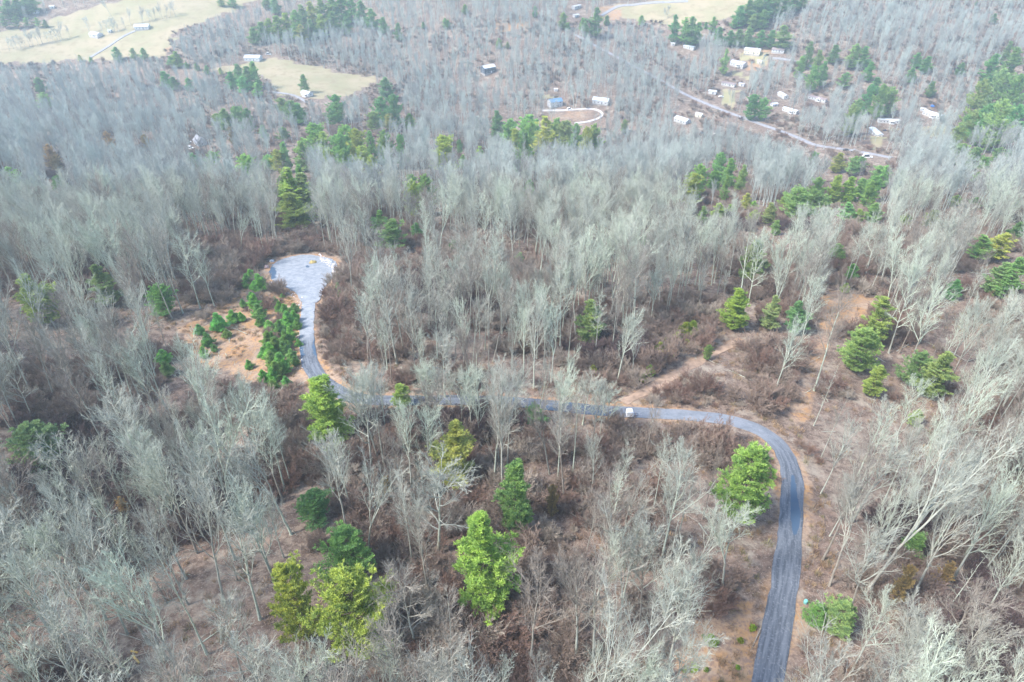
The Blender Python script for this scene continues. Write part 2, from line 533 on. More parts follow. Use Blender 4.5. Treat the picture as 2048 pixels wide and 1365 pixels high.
def bleach_main(p):
    px, py, _ = proj(p[:, 0], p[:, 1], T(p[:, 0], p[:, 1]))
    up = np.clip((700 - py) / 40, 0, 1) * (px < 800)
    bend = np.clip((940 - py) / 80, 0, 1) * (px > 1240) * .55
    return np.clip(np.maximum(up, bend), 0, 1)


def damp_main(p, q):
    px, py, _ = proj(p[:, 0], p[:, 1], T(p[:, 0], p[:, 1]))
    d = np.zeros((len(p), len(q)))
    d += (np.exp(-((py - 1036) / 40) ** 2) * 1.0)[:, None] * np.exp(-((q + .38) / .42) ** 2)[None]
    d += (np.exp(-((py - 985) / 45) ** 2) * .85)[:, None] * np.exp(-((q + .1) / .3) ** 2)[None]
    d += ((px < 800) * np.exp(-((py - 702) / 26) ** 2) * .62)[:, None] * np.clip(.4 + .7 * np.abs(q), 0, 1)[None]
    d += ((px > 1000) & (px < 1230) & (py < 830))[:, None] * .45
    d += (np.abs(q) > .86)[None] * .32
    d += ((px > 1250) & (px < 1480) & (py < 850))[:, None] * (q[None] < -.35) * .0
    return d


ribbon('road', W_MAIN, 4.35, M['road'], .12, 12, bleach_main, damp_main, .3)
ribbon('valley_road', W_FAR, 4.2, M['gravel'], .5, 6)
ribbon('clay_track', W_TRACK, 3.0, M['claytrack'], .10, 6, wob=.9)
for nm, pts, wd, mt in (('driveway', LOOP, 2.7, 'concrete'), ('farm_lane', LANE, 3.5, 'gravel'), ('farm_driveway', DRIVE, 3.5, 'gravel'),
                        ('hillside_driveway', HILLDRIVE, 4.0, 'gravel'), ('yard_driveway', YARDDRIVE, 3.5, 'gravel')):
    ribbon(nm, gpath(pts, 4), wd, M[mt], .5, 4)

# turning circle: rings shrunk towards the middle, laid on the terrain
cen = W_CUL.mean(0)
dens = []
ring = np.vstack([W_CUL, W_CUL[:1]])
s = np.r_[0, np.cumsum(np.hypot(*np.diff(ring, axis=0).T))]
q = np.linspace(0, s[-1], 120, endpoint=False)
ring = np.stack([np.interp(q, s, ring[:, 0]), np.interp(q, s, ring[:, 1])], -1)
kk = np.array([1, 2, 3, 2, 1.]); kk /= kk.sum()
ring = np.stack([np.convolve(np.r_[ring[-2:, i], ring[:, i], ring[:2, i]], kk, 'valid') for i in (0, 1)], -1)
rr = np.linspace(1, 0, 14)
V = []; L = []
for r in rr[:-1]:
    p = cen + (ring - cen) * (r + (.012 * np.sin(np.arange(120) * 1.7) if r == 1 else 0))[:, None] if r == 1 else cen + (ring - cen) * r
    V.append(np.c_[p, T(p[:, 0], p[:, 1]) + .22 + .05 * (1 - r)])
V.insert(0, V[0] - np.array([0, 0, .5]))
V = np.vstack(V + [np.array([[*cen, T(cen[0], cen[1]) + .27]])])
f = []
for k in range(13):
    for i in range(120):
        j = (i + 1) % 120
        f.append([k * 120 + i, k * 120 + j, (k + 1) * 120 + j, (k + 1) * 120 + i])
f += [[13 * 120 + i, 13 * 120 + (i + 1) % 120, 14 * 120] for i in range(120)]
co = mk('turning_circle', V, f, M['road'])
tag(co, kind='structure')
lane = np.zeros((len(V), 3)); lane[:, 0] = V[:, 0] * .3; lane[:, 1] = V[:, 1]; lane[:, 2] = 1
a = co.data.attributes.new("lane", 'FLOAT_VECTOR', 'POINT'); a.data.foreach_set("vector", lane.reshape(-1).astype(np.float32))
cx, cy, _ = proj(V[:, 0], V[:, 1], V[:, 2])
dv = .85 * np.exp(-((cx - 543) / 13) ** 2) * np.exp(-((cy - 546) / 19) ** 2) + .85 * np.exp(-((cx - 562) / 20) ** 2) * np.exp(-((cy - 575) / 7) ** 2) \
    + .75 * np.exp(-((cx - 615) / 7) ** 2) * np.exp(-((cy - 533) / 4) ** 2) + .4 * np.exp(-((cx - 600) / 40) ** 2) * np.exp(-((cy - 512) / 3) ** 2)
a = co.data.attributes.new("damp", 'FLOAT', 'POINT'); a.data.foreach_set("value", dv.astype(np.float32))

# ------------------------------------------------------------------ trees: every branch a tapered tube, grown level by level
def tubes(P, R, sides):
    """P (B,n,3) centre lines, R (B,n) radii -> verts, quads"""
    B, n, _ = P.shape
    tg = np.gradient(P, axis=1)
    tg /= np.linalg.norm(tg, axis=2, keepdims=True) + 1e-9
    ref = np.where(np.abs(tg[..., 2:3]) > .8, np.array([1., 0, 0]), np.array([0, 0, 1.]))
    a = np.cross(tg, ref); a /= np.linalg.norm(a, axis=2, keepdims=True) + 1e-9
    b_ = np.cross(tg, a)
    th = np.arange(sides) * 2 * math.pi / sides
    V = P[:, :, None, :] + R[:, :, None, None] * (a[:, :, None, :] * np.cos(th)[None, None, :, None] + b_[:, :, None, :] * np.sin(th)[None, None, :, None])
    i = np.arange(B * n * sides).reshape(B, n, sides)
    j = np.roll(i, -1, axis=2)
    f = np.stack([i[:, :-1], j[:, :-1], j[:, 1:], i[:, 1:]], -1).reshape(-1, 4)
    return V.reshape(-1, 3), f


def join(parts):
    v, f, k = [], [], 0
    for a, b_ in parts:
        v.append(a); f.append(b_ + k); k += len(a)
    return np.vstack(v), np.vstack(f)


def grow(rg, P, R, m, t0, t1, ang, lenf, n, up, r0, r1, wob=.10):
    """m children on each parent line: P (B,k,3) -> (B*m,n,3)"""
    B, k, _ = P.shape
    t = t0 + (t1 - t0) * (np.arange(m)[None] + rg.random((B, m))) / m
    x = t * (k - 1); i = np.minimum(x.astype(int), k - 2); fr = (x - i)[..., None]
    bi = np.arange(B)[:, None]
    a, c = P[bi, i], P[bi, i + 1]
    base = a + (c - a) * fr
    rp = R[bi, i] * (1 - fr[..., 0]) + R[bi, i + 1] * fr[..., 0]
    tg = c - a; tg /= np.linalg.norm(tg, axis=2, keepdims=True) + 1e-9
    ref = np.where(np.abs(tg[..., 2:3]) > .9, np.array([1., 0, 0]), np.array([0, 0, 1.]))
    u = np.cross(tg, ref); u /= np.linalg.norm(u, axis=2, keepdims=True) + 1e-9
    v = np.cross(tg, u)
    az = (np.arange(m)[None] * 2.4 + rg.random((B, 1)) * 6.28 + rg.normal(0, .5, (B, m)))[..., None]
    an = np.radians(rg.uniform(ang[0], ang[1], (B, m)))[..., None]
    d = tg * np.cos(an) + (u * np.cos(az) + v * np.sin(az)) * np.sin(an)
    plen = np.linalg.norm(np.diff(P, axis=1), axis=2).sum(1)[:, None]
    L = lenf(t, plen) * rg.uniform(.72, 1.25, (B, m))
    d = d.reshape(-1, 3); L = L.reshape(-1); base = base.reshape(-1, 3); rp = rp.reshape(-1)
    out = [base]; cur = base; dd = d
    for s_ in range(n - 1):
        dd = dd + np.array([0, 0, up]) + rg.normal(0, wob, dd.shape)
        dd /= np.linalg.norm(dd, axis=1, keepdims=True)
        cur = cur + dd * (L / (n - 1))[:, None]
        out.append(cur)
    Q = np.stack(out, 1)
    rs = np.minimum(rp * .8, r0 * (L / (L.mean() + 1e-9)) ** .7)
    RR = rs[:, None] * (1 - np.linspace(0, 1, n)[None]) + min(r1, r0) * np.linspace(0, 1, n)[None]
    return Q, RR


def bare_tree(seed, H, r, form, lod=0):
    """form -> (trunk mesh, crown mesh)"""
    rg = np.random.default_rng(seed)
    k = 9
    h = np.linspace(0, 1, k)
    lean = rg.normal(0, .03, 2)
    wv = rg.normal(0, .012 * H, (k, 2)).cumsum(0) * .45
    top = {'vase': .80, 'oak': .72, 'slender': .97, 'fork': .42, 'pole': .95, 'scrub': .5}[form]
    P = np.zeros((1, k, 3))
    P[0, :, 2] = h * H * top
    P[0, :, :2] = (wv - wv[0]) * h[:, None] + lean[None] * (h * H)[:, None]
    end = {'vase': .35, 'oak': .4, 'slender': .12, 'fork': .72, 'pole': .1, 'scrub': .5}[form]
    R = (r * (1 - h * (1 - end)) * (1 + .55 * np.exp(-h * 14)))[None]
    trunk = [tubes(P, R, 7)]
    crown = []
    f = 1.0 if lod == 0 else 1.7
    tw = .018 * f
    if form in ('fork', 'vase', 'oak'):
        nl = {'fork': 3, 'vase': 2, 'oak': 3}[form]
        Q, RQ = grow(rg, P[:, -2:], R[:, -2:], nl, .7, 1.0, (10, 24) if form != 'oak' else (20, 42), lambda t, p: H * (1 - top) * (1.0 if form != 'oak' else 1.25) + 0 * t, 6, .03, r * end * .8, .05, .10)
        crown.append(tubes(Q, RQ, 5))
    else:
        Q, RQ = P[:, -4:], R[:, -4:]
    sets = []
    if form == 'vase':
        sets.append(grow(rg, P, R, 12, .42, .98, (22, 44), lambda t, p: H * (.38 - .20 * (t - .42)), 7, .13, r * .40, .03, .08))
        sets.append(grow(rg, Q, RQ, 6, .1, .98, (20, 42), lambda t, p: p * (.66 - .3 * t), 6, .11, r * .30, .025, .08))
    elif form == 'oak':
        sets.append(grow(rg, P, R, 9, .38, .98, (48, 78), lambda t, p: H * (.33 - .12 * (t - .3)), 6, .12, r * .45, .03, .16))
        sets.append(grow(rg, Q, RQ, 7, .1, .98, (35, 70), lambda t, p: p * (.8 - .3 * t), 5, .08, r * .28, .025, .16))
    elif form == 'fork':
        sets.append(grow(rg, Q, RQ, 9, .18, .98, (20, 44), lambda t, p: p * (.46 - .24 * t), 6, .11, r * .34, .025, .08))
    elif form == 'slender':
        sets.append(grow(rg, P, R, 24, .42, .99, (32, 62), lambda t, p: H * (.20 - .19 * (t - .42)), 5, .13, r * .22, .02))
    elif form == 'pole':
        sets.append(grow(rg, P, R, 16, .25, .99, (50, 85), lambda t, p: H * .11 * (1.1 - t), 4, .05, r * .2, .015, .18))
    elif form == 'scrub':
        sets.append(grow(rg, P, R, 9, .3, 1, (25, 60), lambda t, p: H * .6 + 0 * t, 5, .10, r * .5, .02, .16))
    dens = {'vase': (7, 5, 2), 'oak': (8, 5, 2), 'fork': (7, 5, 2), 'slender': (6, 4, 2), 'pole': (3, 2, 0), 'scrub': (7, 6, 0)}[form]
    if lod: dens = (dens[0], dens[1], 0)
    for Q1, R1 in sets:
        crown.append(tubes(Q1, R1, 4 if lod == 0 else 3))
        Q2, R2 = grow(rg, Q1, R1, dens[0], .16, .98, (20, 46), lambda t, p: p * (.52 - .26 * t), 4, .10, .05 * f, tw, .09)
        crown.append(tubes(Q2, R2, 3))
        Q3, R3 = grow(rg, Q2, R2, dens[1], .15, .98, (20, 48), lambda t, p: p * (.56 - .25 * t), 3, .10, .024 * f, tw * .6, .10)
        crown.append(tubes(Q3, R3, 3))
        if dens[2]:
            Q4, R4 = grow(rg, Q3, R3, dens[2], .2, .98, (25, 60), lambda t, p: p * .55 + 0 * t, 2, .07, .013, .008, .1)
            crown.append(tubes(Q4, R4, 3))
    return join(trunk), join(crown)


def pine(seed, H, R, form):
    """white pine: whorls of boughs carrying tufts of needle blades -> (trunk mesh, crown mesh)"""
    rg = np.random.default_rng(seed)
    k = 8
    h = np.linspace(0, 1, k)
    P = np.zeros((1, k, 3)); P[0, :, 2] = h * H * .97
    P[0, :, :2] = rg.normal(0, .012 * H, (k, 2)) * h[:, None]
    RT = (H * .0125 * (1 - .93 * h))[None]
    parts = [tubes(P, RT, 6)]
    lines = []
    z0 = {'cone': .10, 'bushy': .08, 'column': .08, 'plume': .22, 'young': .03}[form]
    step = {'young': .045, 'cone': .040, 'bushy': .042, 'column': .036, 'plume': .046}[form]
    t = z0
    lump = rg.random(64)
    while t < .985:
        q = (t - z0) / (1 - z0)
        prof = {'cone': (1 - q) ** .5 * (.85 + .15 * np.sin(q * 23)), 'young': (1 - q) ** .8, 'bushy': np.sin(np.pi * min(1, .25 + .75 * q)) ** .6 * (.8 + .2 * np.sin(q * 21 + seed)),
                'column': min(1, 1.9 * (1 - q)) ** .75 * (.74 + .26 * np.sin(q * 17 + seed)), 'plume': (1 - q) ** .38 * (.62 + .38 * np.sin(q * 19 + seed))}[form]
        prof = max(prof, .08) * min(1, .45 + q * 4)
        m_ = 6 if form != 'young' else 7
        for i in range(m_):
            az = i * 6.283 / m_ + t * 37 + rg.normal(0, .25)
            sec = lump[int((az % 6.283) / 6.283 * 8) + 8 * int(q * 7)]
            L = R * prof * (.48 + .75 * sec) * rg.uniform(.75, 1.15)
            zb = t * H + rg.normal(0, .1)
            el = math.radians(rg.uniform(2, 16) + 38 * q)
            ts = np.linspace(0, 1, 5)
            bx = np.interp(zb, P[0, :, 2], P[0, :, 0]); by = np.interp(zb, P[0, :, 2], P[0, :, 1])
            r_ = L * ts
            zz = zb + np.sin(el) * r_ - .10 * L * ts ** 1.5 + .16 * L * ts ** 4
            lines.append(np.stack([bx + np.cos(az) * r_ * math.cos(el), by + np.sin(az) * r_ * math.cos(el), zz], -1))
        t += step * rg.uniform(.8, 1.2)
    B = np.array(lines)
    bl = np.linalg.norm(B[:, -1] - B[:, 0], axis=1)
    RB = (.012 * bl + .012)[:, None] * (1 - .85 * np.linspace(0, 1, 5))[None]
    bough = tubes(B, RB, 3)
    # side shoots, then tufts along shoots and bough ends
    tv = []
    n_s = 7
    for bi in range(len(B)):
        L = bl[bi]
        n_s = int(np.clip(4 + L * 2.8, 4, 16))
        ts = rg.uniform(.22, 1.0, n_s) ** .8
        for tt in ts:
            x = tt * 4; i = min(int(x), 3)
            p = B[bi, i] * (1 - x + i) + B[bi, i + 1] * (x - i)
            d = B[bi, i + 1] - B[bi, i]; d /= np.linalg.norm(d)
            sd_ = np.cross(d, [0, 0, 1.]); sd_ /= np.linalg.norm(sd_) + 1e-6
            l2 = L * (.34 * (1.15 - tt) + .06) * rg.uniform(.5, 1.2) * rg.choice([-1, 1])
            for u in (.3, .55, .8, 1.0):
                tv.append(np.r_[p + (d * .55 * abs(l2) + sd_ * l2) * u + rg.normal(0, .06, 3) + [0, 0, .05 * u], d])
        tv.append(np.r_[B[bi, -1], d])
    tv = np.array(tv)
    nb = 7
    n = len(tv)
    c = np.repeat(tv[:, :3], nb, 0); d = np.repeat(tv[:, 3:], nb, 0)
    g = rg.normal(0, 1, (n * nb, 3)); g[:, 2] = np.abs(g[:, 2]) * .8
    g = g + d * .9
    g /= np.linalg.norm(g, axis=1, keepdims=True)
    s_ = np.cross(g, rg.normal(0, 1, g.shape)); s_ /= np.linalg.norm(s_, axis=1, keepdims=True)
    ln = rg.uniform(.24, .48, n * nb)[:, None] * (.55 + .45 * min(1, R / 3))
    wd = rg.uniform(.04, .08, n * nb)[:, None] * (.6 + .4 * min(1, R / 3))
    V = np.stack([c - s_ * wd * .4, c + s_ * wd * .4, c + g * ln * .7 + s_ * wd, c + g * ln - s_ * wd * .2], 1).reshape(-1, 3)
    F = np.arange(n * nb * 4).reshape(-1, 4)
    return join([parts[0], bough]), (V, F)


# prototypes; trunk and crown share one origin at the foot of the tree
FORMS = [('vase', 25, .24), ('vase', 25, .27), ('fork', 24, .27), ('oak', 21, .28), ('slender', 25, .21), ('slender', 23, .19),
         ('fork', 25, .25), ('oak', 22, .26), ('vase', 24, .23), ('pole', 19, .14)]
LOOKS = {'vase': ['vase-crowned bare tree', 'fan-topped bare tree'], 'fork': ['many-stemmed bare tree'], 'oak': ['wide-spreading bare tree'],
         'slender': ['slender bare tree'], 'pole': ['thin pole-like bare tree']}
BARE, FARP, NEARP = [], [], []
for i, (fm, H, r) in enumerate(FORMS):
    (tv_, tf), (cv, cf) = bare_tree(100 + i, H, r, fm)
    a = mk('trunk', tv_, tf, M['bark'], link=False, smooth=True)
    c_ = mk('crown', cv, cf, M['bark'], link=False)
    BARE.append((a.data, c_.data, fm, H))
    v, f = join([(tv_, tf), (cv, cf)])
    NEARP.append(mk('wood_tree', v, f, M['bark'], link=False))
    if i in (0, 1, 2, 3, 4, 6, 7, 8):
        v, f = join(bare_tree(100 + i, H, r * 1.1, fm, 1))
        FARP.append(mk('wood_tree', v, f, M['farbark'], link=False))
BRUSH = []
for i in range(6):
    rg = np.random.default_rng(300 + i)
    pr = []
    for sidx in range(7):
        H = rg.uniform(2.2, 4.6)
        (tv_, tf), (cv, cf) = bare_tree(400 + i * 9 + sidx, H, .03, 'scrub', 1)
        an = rg.random() * 6.28; dd = rg.random() ** .5 * 1.9
        off = np.array([math.cos(an) * dd, math.sin(an) * dd, 0])
        sh = np.array([math.cos(an), math.sin(an)]) * .22
        for vv, ff in ((tv_, tf), (cv, cf)):
            vv = vv.copy(); vv[:, :2] += vv[:, 2:3] * sh
            vv *= [1, 1, 1]
            pr.append((vv + off, ff))
    v, f = join(pr)
    BRUSH.append(mk('brush', v, f, M['brush'], link=False))
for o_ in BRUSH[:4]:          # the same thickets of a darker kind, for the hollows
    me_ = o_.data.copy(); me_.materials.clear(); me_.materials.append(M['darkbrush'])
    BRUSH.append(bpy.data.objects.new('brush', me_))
PINES = {}
for i, (fm, H, R) in enumerate([('cone', 18, 3.4), ('bushy', 14, 4.4), ('column', 19, 2.7), ('plume', 18, 3.6), ('cone', 17, 3.6), ('young', 4.5, 1.7), ('young', 3.5, 1.6)]):
    (tv_, tf), (cv, cf) = pine(500 + i, H, R, fm)
    a = mk('trunk', tv_, tf, M['pinebark'], link=False, smooth=True)
    c_ = mk('crown', cv, cf, M['needle'], link=False)
    PINES.setdefault(fm, []).append((a.data, c_.data, H, R))


def plant(name, cat, loc, trunk, crown, scl, rz, tilt=(0, 0), col=(1, 1, 1)):
    e = empty(name, loc, rz)
    e.rotation_euler = (tilt[0], tilt[1], rz)
    e.scale = scl
    for nm, me in (('trunk', trunk), ('crown', crown)):
        o = bpy.data.objects.new(nm, me)
        COL.objects.link(o)
        o.parent = e
        o.color = (*col, 1)
    e["category"] = cat
    return e


ITEMS = {}          # kind -> [(object, px, py, look)] for the labels


def note(kind, o, px, py, look, **kw):
    ITEMS.setdefault(kind, []).append((o, float(px), float(py), look))


# ------------------------------------------------------------------ evergreens, one by one: x, top, foot, width in the photograph; L lime, G green, D deep green
PL = """690 1150 1300 128 L b;568 1130 1275 84 L b;962 1022 1225 92 L c;905 845 965 64 L c;1030 925 1062 76 G n;1510 898 1045 92 L b;637 755 890 98 L n;686 1062 1155 82 D b
622 985 1040 58 D b;46 545 650 54 L c;190 530 612 40 G c;312 570 632 44 D b;52 850 932 80 D b;1516 480 562 54 G n;1482 578 660 54 L n;1553 590 660 28 G c;1772 590 692 60 L p;1734 660 742 66 G b
1762 730 792 42 L n;1849 706 772 48 D b;1895 700 795 48 G c;1972 470 525 48 G p;2010 466 525 52 L p;2014 525 592 52 G n;2042 515 600 46 G n;2044 445 482 34 D n
1690 1208 1265 62 G b;1643 1210 1252 36 G b;1838 1068 1112 42 G b;1070 812 850 36 D b;575 332 440 44 L c;594 345 440 40 G c;580 385 458 48 L c;562 350 430 30 G c;595 330 420 28 G n
490 310 356 38 G n;655 300 332 26 L n;740 310 346 28 L n;600 282 322 34 G n;624 248 298 44 G p;645 265 308 42 L p;690 252 302 40 G p;710 260 312 36 L n;738 262 306 24 G n;768 262 312 26 G n
722 292 328 30 L n;850 350 402 30 G c;885 272 322 44 L p;822 350 382 24 G n;780 440 506 58 G p;830 446 476 26 D n;1018 238 292 36 G p;1060 232 282 48 G p;1092 232 290 46 L p;1088 256 316 50 L p
994 222 256 26 D n;1030 258 302 32 L n;1176 256 312 28 L n;1190 250 308 28 G n;1115 238 290 30 G n;1402 330 372 30 G n;1444 306 350 26 G n;1464 318 358 28 G n;1388 348 394 46 L p
1432 345 372 20 G n;1486 340 372 18 L n;1575 386 420 42 L n;1602 376 418 46 G n;1632 380 412 34 G n;1640 356 392 26 G n;1680 350 390 30 L n;1706 354 392 32 L n;1730 358 392 28 G n;1754 354 386 28 G n
1776 330 360 26 G n;1762 332 352 26 G n;1700 404 446 48 G p;1722 418 446 28 L n;1544 406 448 26 G n;1510 402 422 18 L n;1440 406 442 32 L n;1464 408 438 22 L n;1914 390 422 42 G p;1870 420 462 40 L n
1820 428 456 24 L n;2036 400 424 24 G n;1682 306 332 28 L n;1632 304 328 16 D n;1726 314 336 20 D n;1808 430 452 18 G n;1556 440 470 20 G n;1710 528 560 34 G n;1680 488 530 26 D c;1915 560 600 34 D n
1185 600 690 52 G n;800 768 812 42 L n;1840 820 850 22 G c;1605 600 665 34 D c;1420 690 720 16 G b;1290 470 490 16 D n;1060 360 388 18 G n;755 420 470 22 G c;905 480 520 24 D n;1040 505 540 20 G n
660 215 240 22 D n;672 205 232 24 D n;668 190 222 26 D n;770 162 200 36 D n;760 195 232 30 D n;784 190 236 28 D n;745 225 250 30 G n;778 228 250 24 L n;818 228 250 32 L n;430 228 248 20 G n
475 135 172 26 D n;490 140 180 28 D c;505 132 180 24 D n;460 150 182 24 D n;482 160 194 34 D p;512 170 196 26 G n;440 138 150 12 L n;606 155 186 20 G n;445 218 248 30 G n;470 214 242 34 D p;490 218 250 22 D n
565 255 272 20 D n;524 250 268 18 G n;382 306 328 24 D n;422 304 330 28 G n;112 352 374 24 D n;8 335 366 46 G p;75 160 188 22 D n;84 186 208 26 G n;328 148 178 30 D n;345 158 182 22 D n;375 160 184 18 D n
580 202 232 30 D n;594 206 234 28 G n;560 196 218 22 G n;230 98 122 20 D n;236 112 126 24 D n;264 100 120 26 G n;285 100 122 26 G n;180 116 128 24 D n;158 112 124 18 L n;350 108 136 26 L n;372 126 138 22 D n;392 128 142 24 D n;340 116 136 18 D n;412 134 150 18 D n
10 6 40 26 D c;28 0 34 24 D c;46 -4 30 26 D c;62 0 26 22 D c;4 36 58 24 D p;28 36 58 24 D p;50 38 56 24 G p;72 38 56 26 D p;88 42 56 14 D n
440 -6 14 34 G n;462 -8 16 28 G n;505 60 90 24 G n;520 50 84 28 G n;535 44 82 26 L n;552 40 84 30 L n;570 34 80 30 L n;588 30 84 30 G n;604 20 76 30 G n;622 14 70 30 L n;640 8 62 32 G n;660 2 58 32 G n;680 0 52 32 D n;700 4 50 30 D n;664 30 70 28 G n;640 36 76 28 L n
620 46 84 26 G n;600 56 90 26 L n;720 10 56 28 D n;742 24 62 26 D n;765 40 70 22 D n;690 40 72 24 G n;530 -8 20 30 D n;548 0 30 22 D n;795 52 84 18 D n;846 46 58 14 D n;890 40 60 12 G n;930 12 30 16 G n;895 42 56 12 G n;998 80 98 26 G n;1015 86 98 14 G n;1070 16 36 12 D n
1126 30 60 20 G n;1136 48 64 16 G n;1166 40 64 16 G n;1192 24 76 24 D c;1172 50 76 14 D n;1214 34 52 16 D n;1284 34 52 16 D n;1352 38 88 18 D c;1372 44 94 26 G p;1386 42 94 24 D c;1398 52 92 20 G n;1413 46 58 10 D n;1428 38 66 14 G c;1440 60 92 22 D n;1462 66 94 24 D n;1480 64 94 26 D n;1500 62 96 26 D n;1524 66 98 24 D n;1545 66 98 22 D n
1570 58 100 28 G c;1482 18 56 28 D n;1500 8 52 28 D n;1518 0 52 30 D n;1536 -4 46 30 D n;1555 -6 42 30 D n;1575 -8 36 28 D n;1592 -6 26 24 D n;1608 -8 18 22 D n;1528 26 60 26 G n;1508 34 62 24 G n;1470 38 58 20 G n;1454 106 152 14 G c
1622 92 140 22 G n;1640 110 160 24 G n;1672 96 128 26 D n;1604 120 160 22 G n;1630 140 186 24 G n;1650 130 176 22 G n;1692 150 180 26 D p;1712 96 140 30 G n;1730 100 140 26 G n;1742 130 165 22 D n;1755 160 190 26 D n;1770 170 216 26 G n;1790 176 214 24 G n;1745 170 210 22 D n;1710 210 252 22 G n;1722 200 246 22 G n
1838 110 136 24 D n;1856 118 148 26 D n;1826 140 168 20 G n;1866 168 196 18 G n;1925 130 154 24 D n;1972 160 230 34 G n;1990 120 180 34 D n;2010 140 210 36 G n;2030 110 190 38 D n;2046 150 220 34 D n;1960 220 266 34 G n;1985 210 266 36 D n;2012 200 268 38 G n;2038 210 266 36 D n;1940 230 262 26 G n;2020 90 130 20 D n;1990 30 48 14 D n;1954 4 12 12 D n
1922 250 288 26 G n;1928 288 316 30 G n;1956 295 326 26 G n;2002 294 318 32 D p;2020 300 320 24 D n;1975 315 335 18 G n;1960 345 360 16 G n;1510 190 224 26 D n;1530 196 226 22 G n;1496 386 420 20 L n;1250 240 258 12 G n;990 262 278 12 D n;960 292 316 20 L n;918 280 300 12 D n;926 310 330 18 G n;552 300 330 26 L n;535 310 330 22 G n"""
TONE = {'L': (.55, .64, .17), 'G': (.42, .60, .22), 'D': (.30, .52, .20)}
TONEN = {'L': 'lime-green', 'G': 'mid-green', 'D': 'dark green'}
FORMN = {'b': 'bushy', 'c': 'narrow', 'n': 'conical', 'p': 'flat-tiered'}
FORMK = {'b': 'bushy', 'c': 'column', 'n': 'cone', 'p': 'plume'}
rp = random.Random(5)
PINEXY = []
ents = [e.split() for line in PL.splitlines() for e in line.split(';') if e.strip()]
for e in list(ents):      # the loose band of pines behind the turning circle and on the far right slope
    if 225 < float(e[1]) < 420 and len(ents) < 300 and rp.random() < .5:
        w_ = float(e[3])
        ents.append([str(float(e[0]) + rp.choice([-1, 1]) * w_ * rp.uniform(.7, 1.3)), str(float(e[1]) + rp.uniform(2, 14)), str(float(e[2]) + rp.uniform(-2, 14)), str(w_ * rp.uniform(.6, .95)), rp.choice('LGGG'), rp.choice('np')])
print('pines', len(ents))
fx = []
for e in ents:
    x, yt, yb = float(e[0]), float(e[1]), float(e[2])
    yf = yb + (.55 * (yb - yt) if 200 < yb < 420 else 0)
    fx.append((1024 + (x - 1024) * (2600 - yf) / (2600 - yt), yf))
GP = ground(*zip(*fx))
for e, p in zip(ents, GP):
    x, yt, yb, wpx, tone, fm = float(e[0]), float(e[1]), float(e[2]), float(e[3]), e[4], e[5]
    lo, hi = 1.0, 60.0
    for _ in range(30):
        m_ = (lo + hi) / 2
        if proj(p[0], p[1], p[2] + m_)[1] > yt: lo = m_
        else: hi = m_
    Hh = lo
    if yb <= 200: Hh *= 1.18      # the foot hides among the bare crowns; the tree stands a little taller than what shows
    dep = proj(p[0], p[1], p[2] + Hh * .5)[2]
    Rr = wpx * dep / FPX / 2 * (1.42 if yb > 560 else 1.55)
    Rr = min(Rr, Hh * .55)
    tr, cr, H0, R0 = rp.choice(PINES['bushy' if 200 < yb < 420 and rp.random() < .75 else FORMK[fm]])
    c3 = tuple(c * rp.uniform(.88, 1.14) for c in TONE[tone])
    o = plant('pine_tree', 'pine tree', (p[0], p[1], p[2] - .2), tr, cr, (Rr / R0, Rr / R0, Hh / H0), rp.uniform(0, 6.28), (rp.gauss(0, .015), rp.gauss(0, .015)), c3)
    o["group"] = "pines among the bare woods"
    size = 'tall' if Hh > 17 else ('small' if Hh < 10 else '')
    note('pine', o, x, (yt + yb) / 2, (size + ' ' if size else '') + TONEN[tone] + ' ' + FORMN[fm] + ' pine')
    PINEXY.append((p[0], p[1], Rr, x, yt, yb, wpx))

# saplings that still hold their tan leaves
for x, yt, yb, wpx in ((460, 262, 292, 15), (288, 276, 300, 18), (214, 272, 306, 18), (98, 300, 342, 26), (110, 318, 345, 24), (240, 1000, 1040, 26), (770, 965, 1005, 26), (1905, 1130, 1180, 30), (1820, 1140, 1210, 34), (1105, 985, 1035, 26)):
    p = g1(1024 + (x - 1024) * (2600 - yb) / (2600 - yt), yb)
    dep = proj(*p)[2]
    Hh = (yb - yt) * dep / FPX / max(.45, math.cos(math.atan2(CZ - p[2], math.hypot(p[0], p[1])))) * 1.2
    Rr = wpx * dep / FPX / 2 * 1.2
    tr, cr, H0, R0 = PINES['bushy'][0]
    o = plant('beech_sapling', 'sapling', (p[0], p[1], p[2] - .1), tr, cr, (Rr / R0, Rr / R0, Hh / H0), rp.uniform(0, 6.28), (0, 0), (.64, .43, .22))
    o["group"] = "saplings holding tan leaves"
    note('sapling', o, x, (yt + yb) / 2, 'tan-leaved sapling')
    PINEXY.append((p[0], p[1], Rr, x, yt, yb, wpx))

# young pines seeding themselves on the clay bank
YP = """540 690 26;556 705 30;575 690 28;548 728 30;566 740 34;585 716 24;530 712 22;562 665 24;580 650 28;590 640 22;572 628 22;560 620 18;512 615 26;520 632 28;505 600 20;498 570 24;522 575 30;540 655 20;590 620 18
441 655 30;455 672 18;400 665 20;418 688 22;410 712 18;552 606 12;468 640 26;548 760 26;330 720 30;338 745 26;575 770 20;527 648 14;430 700 14;565 594 9;681 594 14;676 578 12;1505 1256 14;1420 1282 26;1388 1335 18;1480 1282 12;485 640 16;500 735 16;530 760 24;545 715 28;570 705 26;556 752 30;520 650 16;560 655 14;596 655 18;583 676 22;598 690 14;592 728 16;546 682 18;536 705 22;562 745 26;548 775 22;505 560 22;512 578 20;488 612 14;1370 1340 14;1412 1340 10;1475 1335 10
1368 668 30;1384 660 26;1352 680 20;1318 702 24;1340 712 16;1298 748 22;1285 760 16;1186 748 22;1330 690 14;1372 692 18;1688 582 18"""
